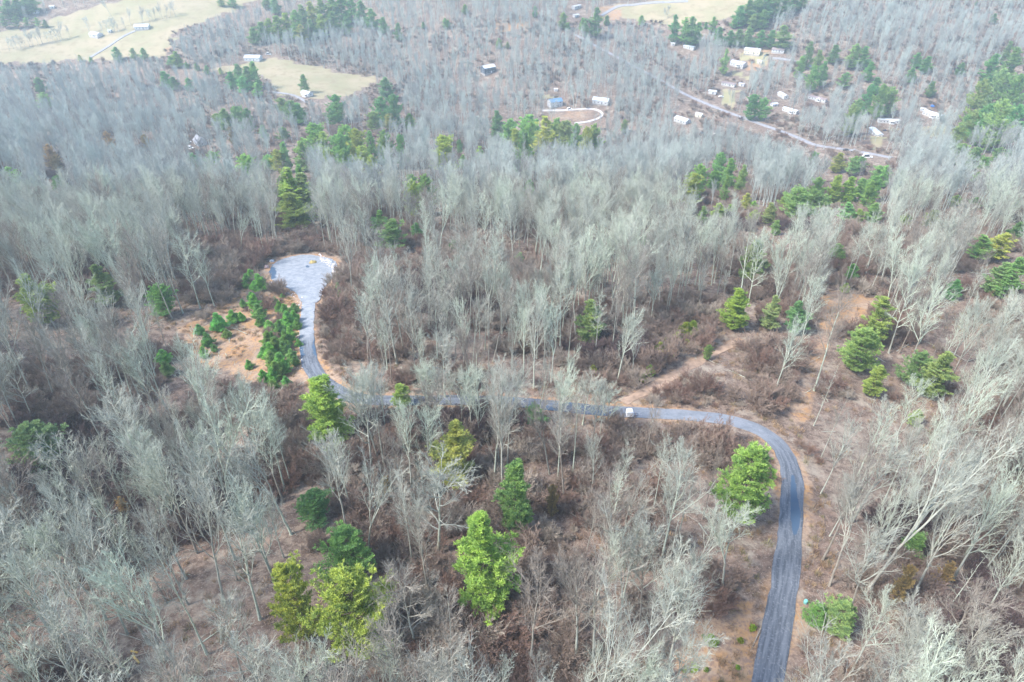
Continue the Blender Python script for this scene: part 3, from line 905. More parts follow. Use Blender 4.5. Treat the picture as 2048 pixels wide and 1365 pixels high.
for e in [q for line in YP.splitlines() for q in line.split(';')]:
    x, yb, wpx = map(float, e.split())
    p = g1(x, yb + wpx * .2)
    dep = proj(*p)[2]
    Rr = wpx * dep / FPX / 2 * 1.15
    tr, cr, H0, R0 = rp.choice(PINES['young'])
    Hh = Rr * rp.uniform(1.7, 2.5)
    c3 = tuple(c * rp.uniform(.85, 1.15) for c in ((.40, .68, .22) if x < 700 else (.48, .60, .12)))
    o = plant('young_pine', 'shrub', (p[0], p[1], p[2] - .08), tr, cr, (Rr / R0, Rr / R0, Hh / H0), rp.uniform(0, 6.28), (0, 0), c3)
    o["group"] = "young pines on open ground"
    note('young', o, x, yb, ('small' if wpx < 18 else 'rounded') + (' dark' if x < 700 else ' yellowish') + ' green young pine')
    PINEXY.append((p[0], p[1], Rr, x, yb - wpx, yb, wpx))
PA = np.array(PINEXY)

# ------------------------------------------------------------------ bare trees: those one can pick out in the photograph, then the woods round them
# foot x, foot y, top y, form index, top x minus the plumb position (lean)
BT = """373 1363 1010 1;257 1353 1140 0;414 1309 985 5;168 1326 1105 0;448 1206 965 8;300 1290 1030 0;120 1290 1090 3;20 1320 1160 7;560 1365 1215 2;640 1345 1195 3;490 1365 1205 0;60 1365 1200 3;520 1240 1040 1;560 1180 940 8;470 1120 905 0
830 738 590 0;851 731 592 4;875 731 578 1;892 724 590 8;933 792 672 2;912 716 590 0;945 730 596 1;970 700 590 4;759 697 518 5;1190 714 588 4;1224 703 575 4;1087 738 632 9;1135 734 612 4;1102 868 742 2;1183 895 768 0;955 800 690 1;890 795 682 3
1550 785 640 8;1628 782 570 0;1632 799 575 5;1909 833 712 0;1977 724 590 1;1817 1124 1004 0;1782 973 850 1;1892 1223 1090 9;1659 1073 960 8;1823 1199 1006 1;1444 1185 1016 2;1355 1076 944 0;1368 1165 1040 2;1780 905 760 0;1850 900 735 1;1930 1010 850 0
807 1038 880 0;875 1107 938 3;735 1110 958 2;930 1268 1150 9;1060 1336 1122 0;1152 1329 1122 1;1186 1326 1100 0;1227 1363 1225 6;1125 1042 900 5;1214 1090 940 4;1241 1097 945 2;1326 1090 950 4;865 1268 1135 5;834 1298 1165 3;1025 1315 1156 0;700 1010 880 1;620 900 790 2
1000 905 800 0;960 880 775 1;1240 900 790 3;1290 910 800 0;1600 700 560 0;1690 900 740 1;1720 930 770 0;1750 860 700 2;1990 960 800 0;2020 1100 940 1;1960 1240 1090 0;2030 1340 1160 2;1850 1340 1190 3;1700 1350 1190 0;1660 1300 1170 5;1640 920 790 4
60 780 590 0;110 800 640 1;200 860 690 8;260 900 720 4;330 860 680 5;400 860 690 4;385 850 680 4;440 840 700 0;140 930 770 5;220 720 570 0;300 700 520 8;345 640 450 4;160 640 490 1;90 700 560 2;30 1010 830 5;45 1000 850 4;640 830 700 3;690 850 700 0;730 880 760 1;720 850 735 1;770 858 728 0;835 852 722 2;880 865 735 0;905 850 740 5;985 862 738 8;1040 866 745 1;1075 850 730 0;1150 874 765 5;1010 848 735 2;745 846 740 5;800 872 742 6;860 848 738 1;945 870 748 0;1060 872 756 6;1120 852 742 0;1095 868 750 1;1200 868 770 8;690 846 748 0;700 868 742 2;730 838 762 3;790 848 752 7;855 842 745 3;925 850 752 7;965 845 748 3;1030 846 752 7;1100 848 755 3;1165 850 762 7;1215 862 778 3"""
cand = []
for e in [q for line in BT.splitlines() for q in line.split(';')]:
    x, yb, yt, k = e.split()
    cand.append((float(x), float(yb), float(yt), int(k)))
BP = ground([c[0] for c in cand], [c[1] for c in cand])
TREES = []          # x, y, z, form index, xy scale, z scale, px, top y, visible height
for (x, yb, yt, k), p in zip(cand, BP):
    lo, hi = 3.0, 40.0
    for _ in range(30):
        m_ = (lo + hi) / 2
        if proj(p[0], p[1], p[2] + m_)[1] > yt: lo = m_
        else: hi = m_
    Hh = min(max(lo, 12), 30)
    s_ = Hh / FORMS[k][1]
    TREES.append((p[0], p[1], p[2], k, min(s_, 1.05) * (.82 if k not in (3, 7) else 1.0), s_, True))

gx, gy = [], []
y = 30.0
while y < 1180:
    cell = 5.3 if y < 330 else (6.0 if y < 560 else 6.9)
    half = min((abs(y) + 120) * 1.05 * .82 + 60, 800)
    xs = np.arange(-half, half, cell)
    gx.append(xs + rng.uniform(-.46, .46, len(xs)) * cell)
    gy.append(y + rng.uniform(-.46, .46, len(xs)) * cell)
    y += cell
gx, gy = np.concatenate(gx), np.concatenate(gy)
gz = T(gx, gy)
px, py, dep = proj(gx, gy, gz)
hs = rng.normal(1, .18, len(gx)).clip(.5, 1.3)
low = vnoise(gx, gy, 60, 21)
hs *= .80 + .24 * low
hs *= np.where(gy > 450, .86, 1)
topx, topy, _ = proj(gx, gy, gz + 23 * hs)
midx, midy, _ = proj(gx, gy, gz + 12 * hs)
rad = 4.2 * FPX / np.maximum(dep, 20)
ok = (dep > 15) & (px > -260) & (px < 2310) & (topy < 1480) & (topy > -90)
ok &= vnoise(gx, gy, 26, 5) * .6 + vnoise(gx, gy, 11, 6) * .4 > .235
for poly in KEEP:
    for a, b_ in ((px, py), (midx, midy), (topx, topy)):
        ok &= ~inpoly(a, b_, poly)
for poly in BRUSHY:
    ok &= ~(inpoly(px, py, poly) & (rng.random(len(gx)) < .86))
ok &= dist_poly(gx, gy, W_MAIN[::3].tolist()) > 5.5
ok &= dist_poly(gx, gy, W_FAR[::2].tolist()) > 6
for wp in (W_TRACK, W_TRAIL):
    ok &= dist_poly(gx, gy, wp.tolist()) > 3.5
ok &= ~inpoly(gx, gy, W_CUL.tolist()) & (dist_poly(gx, gy, W_CUL.tolist()) > 4)
for rv in ROADVIS:
    for a, b_ in ((midx, midy), (topx, topy)):
        ok &= dist_poly(a, b_, rv) > np.minimum(10 + rad * .7, 40)
for a, b_ in ((midx, midy), (topx, topy)):
    ok &= ~inpoly(a, b_, [(x_ + (x_ - 607) * .12, y_ + (y_ - 555) * .12) for x_, y_ in CUL])
for p in TREES:
    ok &= (gx - p[0]) ** 2 + (gy - p[1]) ** 2 > 20
for q in PINEXY:
    ok &= (gx - q[0]) ** 2 + (gy - q[1]) ** 2 > (q[2] * .75 + 1.0) ** 2
    # nothing stands so close in front of a pine that it would hide it
    keep_r = rng.random(len(gx)) < .06
    for f_ in (0, .33, .66, 1):
        a, b_ = midx + (topx - midx) * f_, midy + (topy - midy) * f_
        ok &= ~((np.abs(a - q[3]) < q[6] * .55 + rad * np.where(q[5] > 560, .4, .55)) & (b_ > q[4] - 2) & (b_ < q[4] + (q[5] - q[4]) * (.78 if q[5] > 560 else .52))) | keep_r

# ------------------------------------------------------------------ houses, trailers, sheds down in the valley
HOUSES = []


def yaw_like(px, py, slope):
    """yaw of a ridge that runs along the photograph's direction (1, slope) at that place"""
    a, b_ = g1(px - 8, py - 8 * slope), g1(px + 8, py + 8 * slope)
    return math.atan2(b_[1] - a[1], b_[0] - a[0])


def house(name, cat, px, py, L, Wd, Hw, slope, wall, roof, label, pitch=.38, wins=4, porch=None, chimney=False, group=None, yaw=None, storeys=1):
    p = g1(px, py)
    p = np.array([p[0], p[1] + Wd / 2, T(p[0], p[1] + Wd / 2)])
    yw = yaw_like(px, py, slope) if yaw is None else yaw
    zs = [T(p[0] + dx * math.cos(yw) - dy * math.sin(yw), p[1] + dx * math.sin(yw) + dy * math.cos(yw)) for dx in (-L / 2, L / 2) for dy in (-Wd / 2, Wd / 2)]
    e = empty(name, (p[0], p[1], sum(zs) / 4 + .15), yw)
    tag(e, label, cat, group)
    dz = max(zs) - min(zs) + 1.0
    MB().box(-L / 2 + .12, L / 2 - .12, -Wd / 2 + .12, Wd / 2 - .12, -dz, .35).build('foundation', M['block'], e)
    rh = Wd / 2 * pitch
    wl = MB()
    wl.add([(x, y, z) for x in (-L / 2, L / 2) for y, z in ((-Wd / 2, .35), (Wd / 2, .35), (Wd / 2, Hw), (0, Hw + rh), (-Wd / 2, Hw))],
           [[4, 3, 2, 1, 0], [5, 6, 7, 8, 9], [0, 1, 6, 5], [1, 2, 7, 6], [2, 3, 8, 7], [3, 4, 9, 8], [4, 0, 5, 9]])
    wl.build('wall', M[wall], e)
    ov, th = .38, .16
    ro = MB()
    yo = Wd / 2 + ov; zo = Hw - ov * pitch
    prof = [(-yo, zo + .02), (0, Hw + rh + .02), (yo, zo + .02), (yo, zo + th), (0, Hw + rh + th + .03), (-yo, zo + th)]
    ro.add([(x, y, z) for x in (-L / 2 - ov, L / 2 + ov) for y, z in prof],
           [[0, 1, 4, 5], [1, 2, 3, 4], [11, 10, 7, 6], [10, 9, 8, 7], [0, 6, 7, 1], [1, 7, 8, 2], [3, 9, 10, 4], [4, 10, 11, 5], [5, 11, 6, 0], [2, 8, 9, 3]])
    r_ = ro.build('roof', M[roof], e)
    if chimney:
        MB().box(L * .22, L * .22 + .8, .2, 1.0, Hw + rh * .4, Hw + rh + 1.0).build('chimney', M['block'], r_)
    for st in range(storeys):
        z0 = 1.05 + st * 2.7
        for i in range(wins):
            x = -L / 2 + L * (i + .7) / (wins + .4)
            if abs(x - L * .12) < .9 and st == 0: continue
            fr = MB().box(x - .62, x + .62, -Wd / 2 - .07, -Wd / 2 + .02, z0, z0 + 1.25).build('window', M['trim'], e)
            MB().box(x - .5, x + .5, -Wd / 2 - .10, -Wd / 2 - .066, z0 + .12, z0 + 1.13).build('pane', M['glass'], fr)
        for sx in (-1, 1):
            x0, x1 = sorted((sx * (L / 2 - .02), sx * (L / 2 + .07)))
            fr = MB().box(x0, x1, -.6, .6, z0, z0 + 1.25).build('window', M['trim'], e)
            x0, x1 = sorted((sx * (L / 2 + .066), sx * (L / 2 + .10)))
            MB().box(x0, x1, -.48, .48, z0 + .12, z0 + 1.13).build('pane', M['glass'], fr)
    dx = L * .12
    d = MB().box(dx - .48, dx + .48, -Wd / 2 - .06, -Wd / 2 + .02, .36, 2.45).build('door', M['darksiding' if wall != 'darksiding' else 'trim'], e)
    MB().cyl((dx + .34, -Wd / 2 - .14, 1.35), .04, .04, .09, 8, 1).build('handle', M['chrome'], d)
    if porch:
        a = MB()
        a.box(dx - 2, dx + 2, -Wd / 2 - 2.4, -Wd / 2 - .08, .1, .35)
        for xx in (dx - 1.9, dx + 1.75):
            a.box(xx, xx + .15, -Wd / 2 - 2.35, -Wd / 2 - 2.2, .35, 2.55)
            a.box(xx, xx + .15, -Wd / 2 - 2.35, -Wd / 2 - 2.2, -dz, .1)
        a.prism([(dx - 2.25, 2.5), (dx + 2.25, 2.5), (dx, 3.35)], -Wd / 2 - 2.6, -Wd / 2 - .05)
        a.build('porch', M['trim' if porch == 'w' else 'deck'], e)
    HOUSES.append((px, py, p[0], p[1], max(L, Wd)))
    return e


hs_ = house
hs_('farmhouse', 'house', 1506, 112, 17, 9, 3.6, .12, 'cream', 'greyroof', 'long cream farmhouse with grey roof below the row of dark pines', .5, 5, None, True)
hs_('workshop', 'shed', 1557, 108, 13, 7, 2.9, .05, 'white', 'brownroof', 'low white workshop with brown roof beside the cream farmhouse', .4, 4)
hs_('cottage', 'house', 1478, 136, 16, 8.5, 3.2, .32, 'white', 'greyroof', 'white cottage with grey roof and gabled front porch, below the cream farmhouse', .42, 5, 'w')
hs_('garden_shed', 'shed', 1520, 129, 5, 3.6, 2.5, .2, 'cream', 'whiteroof', 'small cream shed on bare clay beside the white cottage', .4, 1)
hs_('mobile_home', 'trailer', 1458, 174, 14, 4.8, 2.9, .2, 'white', 'brownroof', 'white mobile home with brownish roof above the yellow lawn', .25, 5, None, False, 'mobile homes in the valley')
hs_('garden_shed', 'shed', 1484, 174, 5.5, 3.5, 2.5, .2, 'white', 'greyroof', 'small white shed with grey roof at the end of the brown-roofed mobile home', .4, 1)
hs_('storage_building', 'shed', 1426, 190, 7.5, 5, 3.0, .15, 'white', 'whiteroof', 'bright white storage building by the yellow lawn near the valley road', .25, 1)
hs_('cabin', 'house', 1567, 197, 13, 5.2, 2.9, 0, 'white', 'whiteroof', 'white-roofed cabin standing end-on above the valley road', .35, 4, None, False, None, math.radians(100))
hs_('garden_shed', 'shed', 1549, 214, 5.5, 4, 2.3, -.1, 'greysiding', 'paleroof', 'small grey shed among bare trees below the end-on white cabin', .35, 1)
hs_('mobile_home', 'trailer', 1582, 227, 15, 4.6, 3.0, .3, 'white', 'whiteroof', 'white mobile home with dark windows and a small front porch', .22, 6, 'w', False, 'mobile homes in the valley')
hs_('mobile_home', 'trailer', 1636, 203, 18, 4.4, 2.8, .26, 'white', 'brownroof', 'narrow white mobile home with dark roof and porch, above the others', .3, 6, 'w', False, 'mobile homes in the valley')
hs_('garden_shed', 'shed', 1399, 236, 6, 5, 2.3, .0, 'cream', 'whiteroof', 'small pale shed with whitish gable roof just below the valley road', .5, 1, None, False, None, math.radians(-35))
hs_('bungalow', 'house', 1366, 248, 14, 8, 2.9, .3, 'white', 'paleroof', 'low bungalow with pale grey roof below the valley road', .35, 4)
hs_('house', 'house', 1110, 217, 13, 8.5, 5.4, -.1, 'white', 'blueroof', 'tall white house with blue roof beside the pale looping driveway', .5, 3, None, False, None, math.radians(24), 2)
hs_('house', 'house', 1203, 211, 16, 8.5, 3.6, .12, 'white', 'paleroof', 'white house with light grey roof at the end of the pale looping driveway', .45, 4)
hs_('garden_shed', 'shed', 1112, 184, 3.6, 3, 2.2, .1, 'white', 'whiteroof', 'tiny white shed in a clearing behind the blue-roofed house', .4, 1)
hs_('woodland_cabin', 'house', 976, 150, 14, 8.5, 6.0, -.15, 'darksiding', 'paleroof', 'dark two-storey cabin with pale roof alone in bare woods', .45, 3, None, False, None, math.radians(35), 2)
hs_('farm_building', 'shed', 190, 77, 12.5, 8.5, 3.0, .18, 'white', 'whiteroof', 'white farm building with white roof on the straw pasture', .4, 3)
hs_('farmhouse', 'house', 283, 62, 16, 9, 3.2, -.1, 'white', 'paleroof', 'white farmhouse with bluish grey roof beside the pasture fence line', .45, 4, None, True)
hs_('garden_shed', 'shed', 71, 29, 6, 5, 2.6, .0, 'white', 'whiteroof', 'small white shed at the foot of the dark pines by the pasture', .4, 1)
hs_('barn', 'barn', 505, 124, 17, 10, 3.6, .05, 'greysiding', 'paleroof', 'long pale-roofed barn at the top of the small meadow', .35, 4)
hs_('house', 'house', 613, 194, 10, 7, 3.0, .3, 'white', 'whiteroof', 'white-roofed house with dark hedge and one evergreen behind it in the meadow', .45, 3, 'w')
hs_('lodge', 'house', 398, 292, 10, 7.5, 3.4, -.3, 'greysiding', 'greyroof', 'grey gabled lodge half hidden in the bare woods', .9, 3, None, False, None, math.radians(-50))
hs_('mobile_home', 'trailer', 1153, 19, 13, 4.6, 3.0, -.45, 'white', 'whiteroof', 'white mobile home standing above the bare woods by the red clay bank', .22, 5, None, False, 'mobile homes in the valley')
hs_('garden_shed', 'shed', 1152, 36, 7, 4, 2.4, -.3, 'white', 'whiteroof', 'small white shed just below the highest mobile home', .35, 1)
hs_('mobile_home', 'trailer', 1379, 100, 13, 4.6, 2.8, .3, 'white', 'paleroof', 'small white mobile home below the clump of dark pines', .25, 4, None, False, 'mobile homes in the valley')
hs_('garden_shed', 'shed', 1346, 93, 4.5, 3.5, 2.4, .1, 'white', 'whiteroof', 'tiny white shed left of the clump of dark pines', .35, 1)
hs_('mobile_home', 'trailer', 1778, 248, 18, 4.6, 3.0, .03, 'white', 'whiteroof', 'white mobile home parallel to the hillside with a centre porch', .2, 6, 'w', False, 'mobile homes in the valley')
hs_('mobile_home', 'trailer', 1753, 271, 18, 4.8, 3.0, .36, 'white', 'paleroof', 'white mobile home with grey roof nearest the valley road', .25, 6, None, False, 'mobile homes in the valley')
hs_('mobile_home', 'trailer', 1868, 237, 18, 6.0, 3.4, .36, 'white', 'whiteroof', 'wide white mobile home in the clearing with the blue tarp', .25, 6, 'w', False, 'mobile homes in the valley')
hs_('garden_shed', 'shed', 1846, 224, 4.2, 3, 2.2, .1, 'white', 'paleroof', 'tiny white shed at the end of the wide white mobile home', .35, 1)
hs_('garden_shed', 'shed', 104, 19, 5.5, 4, 2.4, -.1, 'white', 'whiteroof', 'white shed farthest up beside the dark pines of the pasture', .4, 1)
hs_('garden_shed', 'shed', 220, 67, 4, 3.5, 2.3, .1, 'greysiding', 'paleroof', 'small grey shed between the two white pasture buildings', .4, 1)


def vehicle(name, px, py, L, Wd, Hh, yaw, paint, label, kind='car'):
    p = g1(px, py)
    gx0 = np.array([T(p[0] + math.cos(yaw) * s, p[1] + math.sin(yaw) * s) for s in (-1.2, 1.2)])
    e = empty(name, (p[0], p[1], gx0.mean() + .12), yaw)
    e.rotation_euler = (0, -math.atan2(gx0[1] - gx0[0], 2.4), yaw)
    tag(e, label, 'van' if kind == 'van' else ('truck' if kind == 'truck' else 'car'))
    h = Hh
    if kind == 'car':
        prof = [(-L / 2, .35), (L / 2, .35), (L / 2, .75), (L * .28, .95), (L * .10, h), (-L * .28, h), (-L * .44, 1.0), (-L / 2, .9)]
    elif kind == 'truck':
        prof = [(-L / 2, .5), (L / 2, .5), (L / 2, 1.0), (L * .27, 1.15), (L * .16, h), (-L * .08, h), (-L * .12, 1.15), (-L / 2, 1.15)]
    else:
        prof = [(-L / 2, .4), (L / 2, .4), (L / 2, 1.2), (L * .42, h), (-L / 2, h)]
    MB().prism(prof, -Wd / 2, Wd / 2).build('body', paint, e, .08)
    g = MB()
    for s in (-1, 1):
        y0, y1 = sorted((s * (Wd / 2 + .004), s * (Wd / 2 - .05)))
        if kind == 'car': q = [(L * .24, .98), (L * .09, h - .08), (-L * .26, h - .08), (-L * .40, 1.02)]
        elif kind == 'truck': q = [(L * .24, 1.2), (L * .15, h - .08), (-L * .06, h - .08), (-L * .09, 1.2)]
        else: q = [(L * .44, 1.2), (L * .39, h - .3), (L * .2, h - .3), (L * .2, 1.2)]
        g.prism(q, y0, y1)
    g.build('side_windows', M['glass'], e)
    x0 = {'car': (L * .28, .97, L * .11, h - .05), 'truck': (L * .27, 1.17, L * .17, h - .05), 'van': (L * .497, 1.25, L * .43, h - .1)}[kind]
    MB().add([(x0[0] + .02, -Wd * .42, x0[1] + .02), (x0[0] + .02, Wd * .42, x0[1] + .02), (x0[2] + .02, Wd * .40, x0[3] + .02), (x0[2] + .02, -Wd * .40, x0[3] + .02),
              (x0[0] - .05, -Wd * .42, x0[1] - .02), (x0[0] - .05, Wd * .42, x0[1] - .02), (x0[2] - .05, Wd * .40, x0[3] - .02), (x0[2] - .05, -Wd * .40, x0[3] - .02)],
             [[0, 1, 2, 3], [7, 6, 5, 4], [0, 4, 5, 1], [2, 6, 7, 3], [1, 5, 6, 2], [3, 7, 4, 0]]).build('windscreen', M['glass'], e)
    for sx in (-.31, .31):
        for sy in (-1, 1):
            MB().cyl((L * sx, sy * Wd / 2 - .11, .34), .34, .34, .22, 14, 1).build('wheel', M['tyre'], e)
    return e


PT = {k: plain(k + '_paint', c, .35, .5, .05, 2) for k, c in dict(white=(.8, .8, .8), grey=(.32, .34, .36), dark=(.03, .035, .045), red=(.42, .07, .05), blue=(.06, .12, .30)).items()}
vehicle('parked_car', 1442, 195, 5.0, 2.0, 1.6, .1, PT['white'], 'white car parked beside the bright white storage building')
vehicle('parked_van', 1139, 220, 5.2, 2.1, 2.3, .2, PT['white'], 'white van parked on the pale looping driveway')
vehicle('parked_car', 377, 286, 4.6, 1.9, 1.5, .5, PT['white'], 'white car parked left of the grey lodge, the farther one')
vehicle('parked_van', 381, 298, 5.6, 2.1, 2.2, -.1, PT['white'], 'white van parked in front of the grey lodge')
vehicle('parked_van', 537, 110, 6.0, 2.2, 2.5, .1, PT['white'], 'white van parked above the long meadow barn')
vehicle('parked_van', 1734, 316, 7.5, 2.5, 3.1, -.25, PT['white'], 'large white van at the end of the valley road')
vehicle('parked_car', 1692, 302, 4.8, 1.9, 1.5, -.18, PT['dark'], 'dark car standing on the valley road')
vehicle('pickup_truck', 1707, 304, 5.6, 2.0, 1.9, -.18, PT['grey'], 'grey pickup truck standing on the valley road beside the dark car', 'truck')
vehicle('parked_car', 1404, 268, 4.6, 1.9, 1.5, .7, PT['dark'], 'dark car parked in the yard of the grey-roofed bungalow')
vehicle('pickup_truck', 1418, 272, 5.4, 2.0, 1.9, -.3, PT['white'], 'white pickup truck parked below the pale gabled shed', 'truck')
vehicle('parked_car', 1432, 270, 4.8, 1.9, 1.6, .4, PT['white'], 'white car parked beside the white pickup truck')
vehicle('parked_car', 1348, 228, 4.5, 1.9, 1.5, .2, PT['red'], 'red car parked on clay above the grey-roofed bungalow')
vehicle('pickup_truck', 1533, 112, 5.4, 2.0, 1.9, .3, PT['dark'], 'dark pickup truck between the cream farmhouse and the brown-roofed workshop', 'truck')
vehicle('parked_car', 1768, 262, 4.6, 1.9, 1.5, .4, PT['blue'], 'blue car parked between two white mobile homes')

# white box trailer on the near road
p = g1(1259, 834)
dq = W_MAIN[np.argmin(np.hypot(W_MAIN[:, 0] - p[0], W_MAIN[:, 1] - p[1]))]
ct = empty('cargo_trailer', (p[0], p[1], T(p[0], p[1]) + .17), .03)
tag(ct, 'small white box trailer with a drawbar standing on the blacktop road', 'trailer')
MB().prism([(-.85, .45), (.75, .45), (.75, 1.45), (.5, 1.85), (-.85, 1.85)], -.75, .75).build('body', PT['white'], ct, .06)
dr = MB().box(-.88, -.852, -.62, .62, .55, 1.75).build('door', M['trim'], ct)
MB().cyl((-.93, .45, 1.05), .03, .03, .05, 8, 0).build('handle', M['chrome'], dr)
MB().box(.75, 1.75, -.06, .06, .42, .52).cyl((1.65, 0, .1), .05, .05, .4, 8).build('drawbar', M['chrome'], ct)
for sy in (-1, 1):
    wh = MB().cyl((-.1, sy * .84 - .1, .3), .3, .3, .2, 16, 1).build('wheel', M['tyre'], ct)
    MB().cyl((-.1, sy * .84 - .115, .3), .14, .14, .23, 12, 1).build('rim', M['chrome'], wh)
    MB().box(-.5, .3, min(sy * .757, sy * .96), max(sy * .757, sy * .96), .64, .70).build('mudguard', M['trim'], ct)

# teal barrel beside the road
p = g1(1610, 1207)
tb = empty('barrel', (p[0], p[1], p[2] - .02))
tag(tb, 'small teal plastic barrel on leaf litter beside the blacktop road', 'barrel')
prof = [(.0, 0), (.26, 0), (.29, .06), (.31, .3), (.32, .45), (.33, .47), (.32, .5), (.31, .65), (.28, .82), (0, .82)]
v, f = [], []
for i in range(20):
    a_ = i * math.pi / 10
    v += [(r_ * math.cos(a_), r_ * math.sin(a_), z_) for r_, z_ in prof]
n_ = len(prof)
f = [[i * n_ + k, ((i + 1) % 20) * n_ + k, ((i + 1) % 20) * n_ + k + 1, i * n_ + k + 1] for i in range(20) for k in range(n_ - 1)]
mk('body', v, f, M['teal'], tb, True)
MB().cyl((0, 0, .822), .27, .25, .05, 20).cyl((.12, .05, .87), .04, .04, .04, 10).build('lid', M['teal'], tb)


def log(px, py, L, r, yaw, mat, name, label, tilt=0.0):
    p = g1(px, py)
    rg = np.random.default_rng(int(px))
    k = 9
    P = np.zeros((1, k, 3)); P[0, :, 0] = np.linspace(-L / 2, L / 2, k); P[0, :, 1:] = rg.normal(0, r * .12, (k, 2))
    R = (r * (1 + rg.normal(0, .05, k)))[None]
    v, f = tubes(P, R, 10)
    f = f.tolist() + [list(range(9, -1, -1)), list(range((k - 1) * 10, k * 10))]
    o = mk(name, v, f, mat)
    o.location = (p[0], p[1], p[2] + r * .85)
    o.rotation_euler = (0, tilt, yaw)
    tag(o, label, 'log')


yl = yaw_like(273, 1322, 1.15)
log(273, 1320, 2.0, .17, yl, M['freshwood'], 'split_log', 'bright yellow fresh-cut log lying under bare trees', -.1)
log(269, 1305, 1.2, .14, yl + .5, M['freshwood'], 'split_log', 'shorter pale yellow log end just above the bright fresh-cut one')
log(275, 1342, 1.8, .13, yl + .1, M['oldwood'], 'fallen_log', 'grey-brown weathered log just below the bright yellow one')
log(684, 541, 3.0, .14, .25, M['freshwood'], 'fallen_log', 'pale log lying on the bank right of the turning circle')
log(1506, 1292, 7.0, .09, yaw_like(1506, 1292, -2.2), M['oldwood'], 'fallen_log', 'thin dark fallen trunk beside the lower road edge')
log(240, 1325, 8.0, .11, yaw_like(240, 1325, -.35), M['oldwood'], 'fallen_log', 'long dark fallen trunk left of the yellow logs')

rgs = np.random.default_rng(77)


def rockmesh(rg, r, flat=.65):
    u = [[math.cos(a) * math.cos(b_), math.sin(a) * math.cos(b_), math.sin(b_)] for b_ in np.linspace(-1.5, 1.5, 6) for a in np.linspace(0, 6.283, 9)[:-1]]
    v = np.array(u) * r * [1, 1, flat] * rg.uniform(.72, 1.2, (48, 1)) * rg.uniform(.8, 1.25, 3)
    f = [[k * 8 + i, k * 8 + (i + 1) % 8, (k + 1) * 8 + (i + 1) % 8, (k + 1) * 8 + i] for k in range(5) for i in range(8)] + [list(range(7, -1, -1)), list(range(40, 48))]
    return v, f


rubble = MB()
for i in range(330):
    if i < 200:
        t_ = rgs.random(); xx = 640 + 38 * t_ + rgs.normal(0, 3); yy = 518 + 30 * t_ ** 1.6 + rgs.normal(0, 3.5); r_ = rgs.uniform(.12, .45)
    elif i < 260:
        k = rgs.integers(0, 5); xx = CUL[k][0] - 4 + rgs.normal(0, 4); yy = CUL[k][1] + 5 + rgs.normal(0, 3); r_ = rgs.uniform(.08, .25)
    else:
        yy = rgs.uniform(600, 740); xx = 603 - 3 + rgs.normal(0, 4); r_ = rgs.uniform(.06, .2)
    q = g1(xx, yy)
    v, f = rockmesh(rgs, r_)
    rubble.add(v + q + [0, 0, r_ * .3], f)
rb = rubble.build('rubble', M['rock'])
tag(rb, 'loose pale broken rock round the turning circle and its road edge', 'rubble', kind='stuff')
for (xx, yy, r_, mt, lb) in ((533, 536, 1.0, 'rockpink', 'pinkish boulder left of the turning circle'), (544, 524, 1.0, 'rockblue', 'bluish grey boulder behind the left edge of the turning circle'),
                             (668, 546, .9, 'rock', 'largest pale boulder at the right edge of the turning circle'), (661, 526, 1.0, 'rockblue', 'dark bluish boulder in the rubble at the turning circle'),
                             (605, 597, .5, 'rock', 'single white stone where the road meets the turning circle'), (571, 583, .5, 'rockpink', 'pale pink stone below the turning circle')):
    q = g1(xx, yy)
    v, f = rockmesh(rgs, r_)
    o = mk('boulder', v, f, M[mt])
    o.location = q + [0, 0, r_ * .25]
    tag(o, lb, 'rock')
q = g1(626, 527)
v, f = rockmesh(rgs, 1.35, .55)
o = mk('soil_heap', v, f, M['mound']); o.location = q + [0, 0, .35]
tag(o, 'ochre heap of soil dumped on the turning circle', 'soil heap')
q = g1(1865, 214)
o = MB(); v, f = rockmesh(rgs, 2.3, .5); o.add(v, f); o = o.build('tarpaulin', M['tarp']); o.location = q + [0, 0, .7]
tag(o, 'bright blue tarpaulin over a heap behind the wide mobile home', 'tarpaulin')

# fence line along the straw pasture: posts and rails
def fence(pts, label):
    pth = gpath(pts, 4)
    e = empty('pasture_fence', (*pth[0], T(*pth[0])))
    tag(e, label, 'fence')
    b0 = np.array([*pth[0], T(*pth[0])])
    posts = pth[:95]
    for q in posts:
        z = T(q[0], q[1]) - b0[2]
        x, y_ = q - b0[:2]
        MB().box(x - .09, x + .09, y_ - .09, y_ + .09, z - .3, z + 1.35).build('post', M['oldwood'], e)
    rl = MB()
    for h_ in (.5, .85, 1.2):
        P = np.stack([posts[:, 0], posts[:, 1], T(posts[:, 0], posts[:, 1]) + h_], -1)[None] - b0
        v, f = tubes(P, np.full(P.shape[:2], .04), 4)
        rl.add(v, f.tolist())
    rl.build('rail', M['oldwood'], e)


fence([(4, 101), (40, 97), (78, 91), (115, 84), (160, 74)], 'dark wooden fence along the line of bare trees on the pasture')
fence([(222, 62), (260, 52), (300, 44), (345, 36)], 'dark wooden fence behind the bluish-roofed farmhouse')

